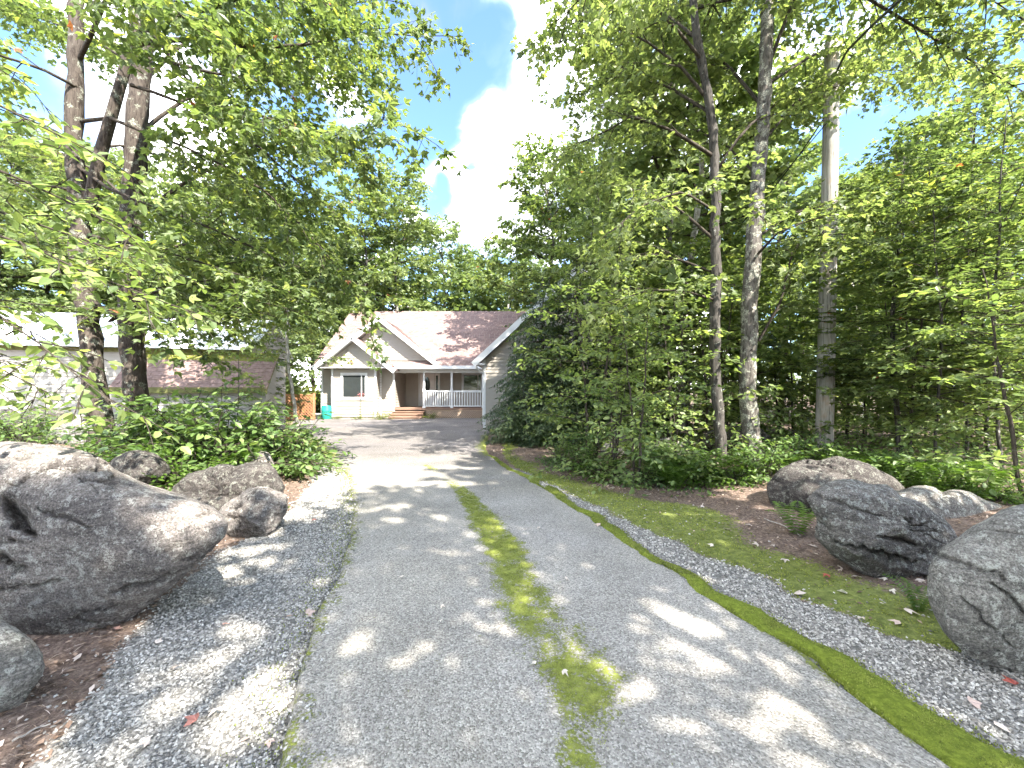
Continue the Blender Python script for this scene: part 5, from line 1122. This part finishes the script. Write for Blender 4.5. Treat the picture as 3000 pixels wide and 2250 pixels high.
cable('black cable sloping down left from the upper pole to the woods', [(2424, 330, 8.44), (2360, 430, 9), (2260, 560, 10), (2130, 700, 12), (1990, 800, 15), (1880, 850, 18)], .014)
cable('thin black cable crossing the pole lower down', [(2422, 360, 8.43), (2330, 470, 9.6), (2200, 600, 11.5), (2060, 730, 14), (1940, 810, 18)], .010)

# fallen leaves
lv = MAPLE.copy() * np.array((1, 1, 2.0)); lm_ = [mesh('fallen_leaf', lv + rr_.normal(size=lv.shape) * .04, MAF, M['deadleaf'], {'tint': np.full(len(lv), tt)}) for tt in (.02, .15, .3, .5, .65, .8, .95)]
def fl(px, py, s, k, lab, grp=None):
    g = G(px, py); x, y = g[0], g[1]; z = max(terr1(x, y), drive_z(np.array([x]), np.array([y]))[0] if drive_l(y) < x < drive_r(y) else -9) + .02
    o = link('fallen_leaf', lm_[k], loc=(x, y, z)); o.scale = (s, s, s); o.rotation_euler = (.25 * rr_.normal(), .25 * rr_.normal(), rr_.random() * 6.28); tag(o, lab, 'leaf', grp)
fl(575, 2120, .07, 1, 'pink fallen leaf lying on the gravel above the bottom edge'); fl(2975, 2010, .07, 0, 'dark red fallen leaf under the boulder at the right edge'); fl(2690, 1760, .06, 0, 'red fallen leaf on the moss beside the right edge boulder')
fl(2425, 1685, .06, 0, 'reddish fallen leaf in front of the split boulder'); fl(838, 1810, .05, 2, 'orange brown leaf on the gravel next to the asphalt edge')
for (px, py, k) in ((520, 1950, 4), (717, 2175, 3), (235, 1930, 5), (340, 1850, 2), (650, 1830, 2), (895, 1800, 3), (920, 1520, 1), (830, 1570, 5), (870, 1670, 5), (460, 1890, 5), (830, 2070, 4), (790, 2170, 3), (440, 2170, 4), (640, 2080, 5), (180, 2180, 5), (980, 1420, 5)):
    fl(px, py, .04 + .035 * rr_.random(), k, 'pale fallen leaf on the gravel left of the asphalt', 'fallen leaves on the left gravel')
for (px, py, k) in ((2515, 1690, 5), (2600, 1700, 6), (2610, 1730, 6), (2480, 1740, 6), (2340, 1745, 4), (2300, 1640, 5), (2220, 1595, 5), (2130, 1550, 4), (2060, 1485, 5), (2270, 1600, 4), (2015, 1668, 4), (1760, 1545, 3), (2650, 1790, 5), (2840, 2060, 3), (2640, 1830, 3), (2100, 1530, 5), (1900, 1450, 4), (1800, 1430, 5), (2460, 1660, 5), (2570, 1690, 6), (2380, 1600, 4), (2090, 1600, 5), (2200, 1540, 4), (2700, 1700, 5), (2520, 1810, 4), (2920, 2130, 5)):
    fl(px, py, .045 + .045 * rr_.random(), k, 'pale fallen leaf on the mossy verge right of the asphalt', 'fallen leaves on the right verge')
for (px, py, k) in ((1178, 1708, 5), (1655, 1711, 5), (1568, 1970, 6), (1292, 1797, 5), (1345, 1560, 5), (1580, 1560, 5), (1650, 1990, 5), (1340, 1480, 6), (1290, 1840, 6), (1450, 1440, 5), (1370, 1445, 5)):
    fl(px, py, .03 + .015 * rr_.random(), k, 'small pale leaf lying on the bare asphalt', 'leaves on the asphalt')
for (rows, r_s, lab) in (([(845, 1478), (890, 1462), (925, 1452)], .008, 'dead stick on the gravel beyond the flat split rock'), ([(2860, 1925), (2930, 1962), (3000, 2005)], .006, 'thin dead stick under the boulder at the right edge'), ([(2240, 1525), (2300, 1545), (2345, 1572)], .006, 'thin twig lying left of the fern by the split boulder'), ([(30, 2180), (90, 2150), (150, 2128)], .005, 'thin twig on the mulch near the bottom left corner')):
    g_ = np.array([G(*q) for q in rows]); g_[:, 2] = [terr1(a, b) + .022 for a, b, _ in g_]; bb = B(); bb.tube(resample(g_, 9) + rr_.normal(size=(9, 3)) * .004, np.linspace(r_s, r_s * .5, 9), 6)
    tag(link('fallen_stick', bb.mesh('fallen_stick', M['birch'], True, g_[0]), loc=tuple(g_[0])), lab, 'stick')
# flowers in the bay window box
fw = thing('flowering_plant', 'pink red flowers in front of the bay window', 'flowers', P(1058, 1157, 20.95)); n = 90
q = np.array(fw.location) * 0 + rr_.normal(size=(n, 3)) * np.array((.11, .05, .07)); d, s2, nr = frames(n, UP, 1.0)
V, Fs = stamp(CLUMP, CLF, q, d, s2, nr, np.full(n, .035)); link('blossom', mesh('blossom', V, Fs, M['flower'], {'tint': rr_.random(len(V))}), fw)
B().tube([P(1058, 1160, 20.95), P(1056, 1232, 20.95)], .01, 5).obj('stem', M['fern'], fw)
print('leaf tris', Tree.total)
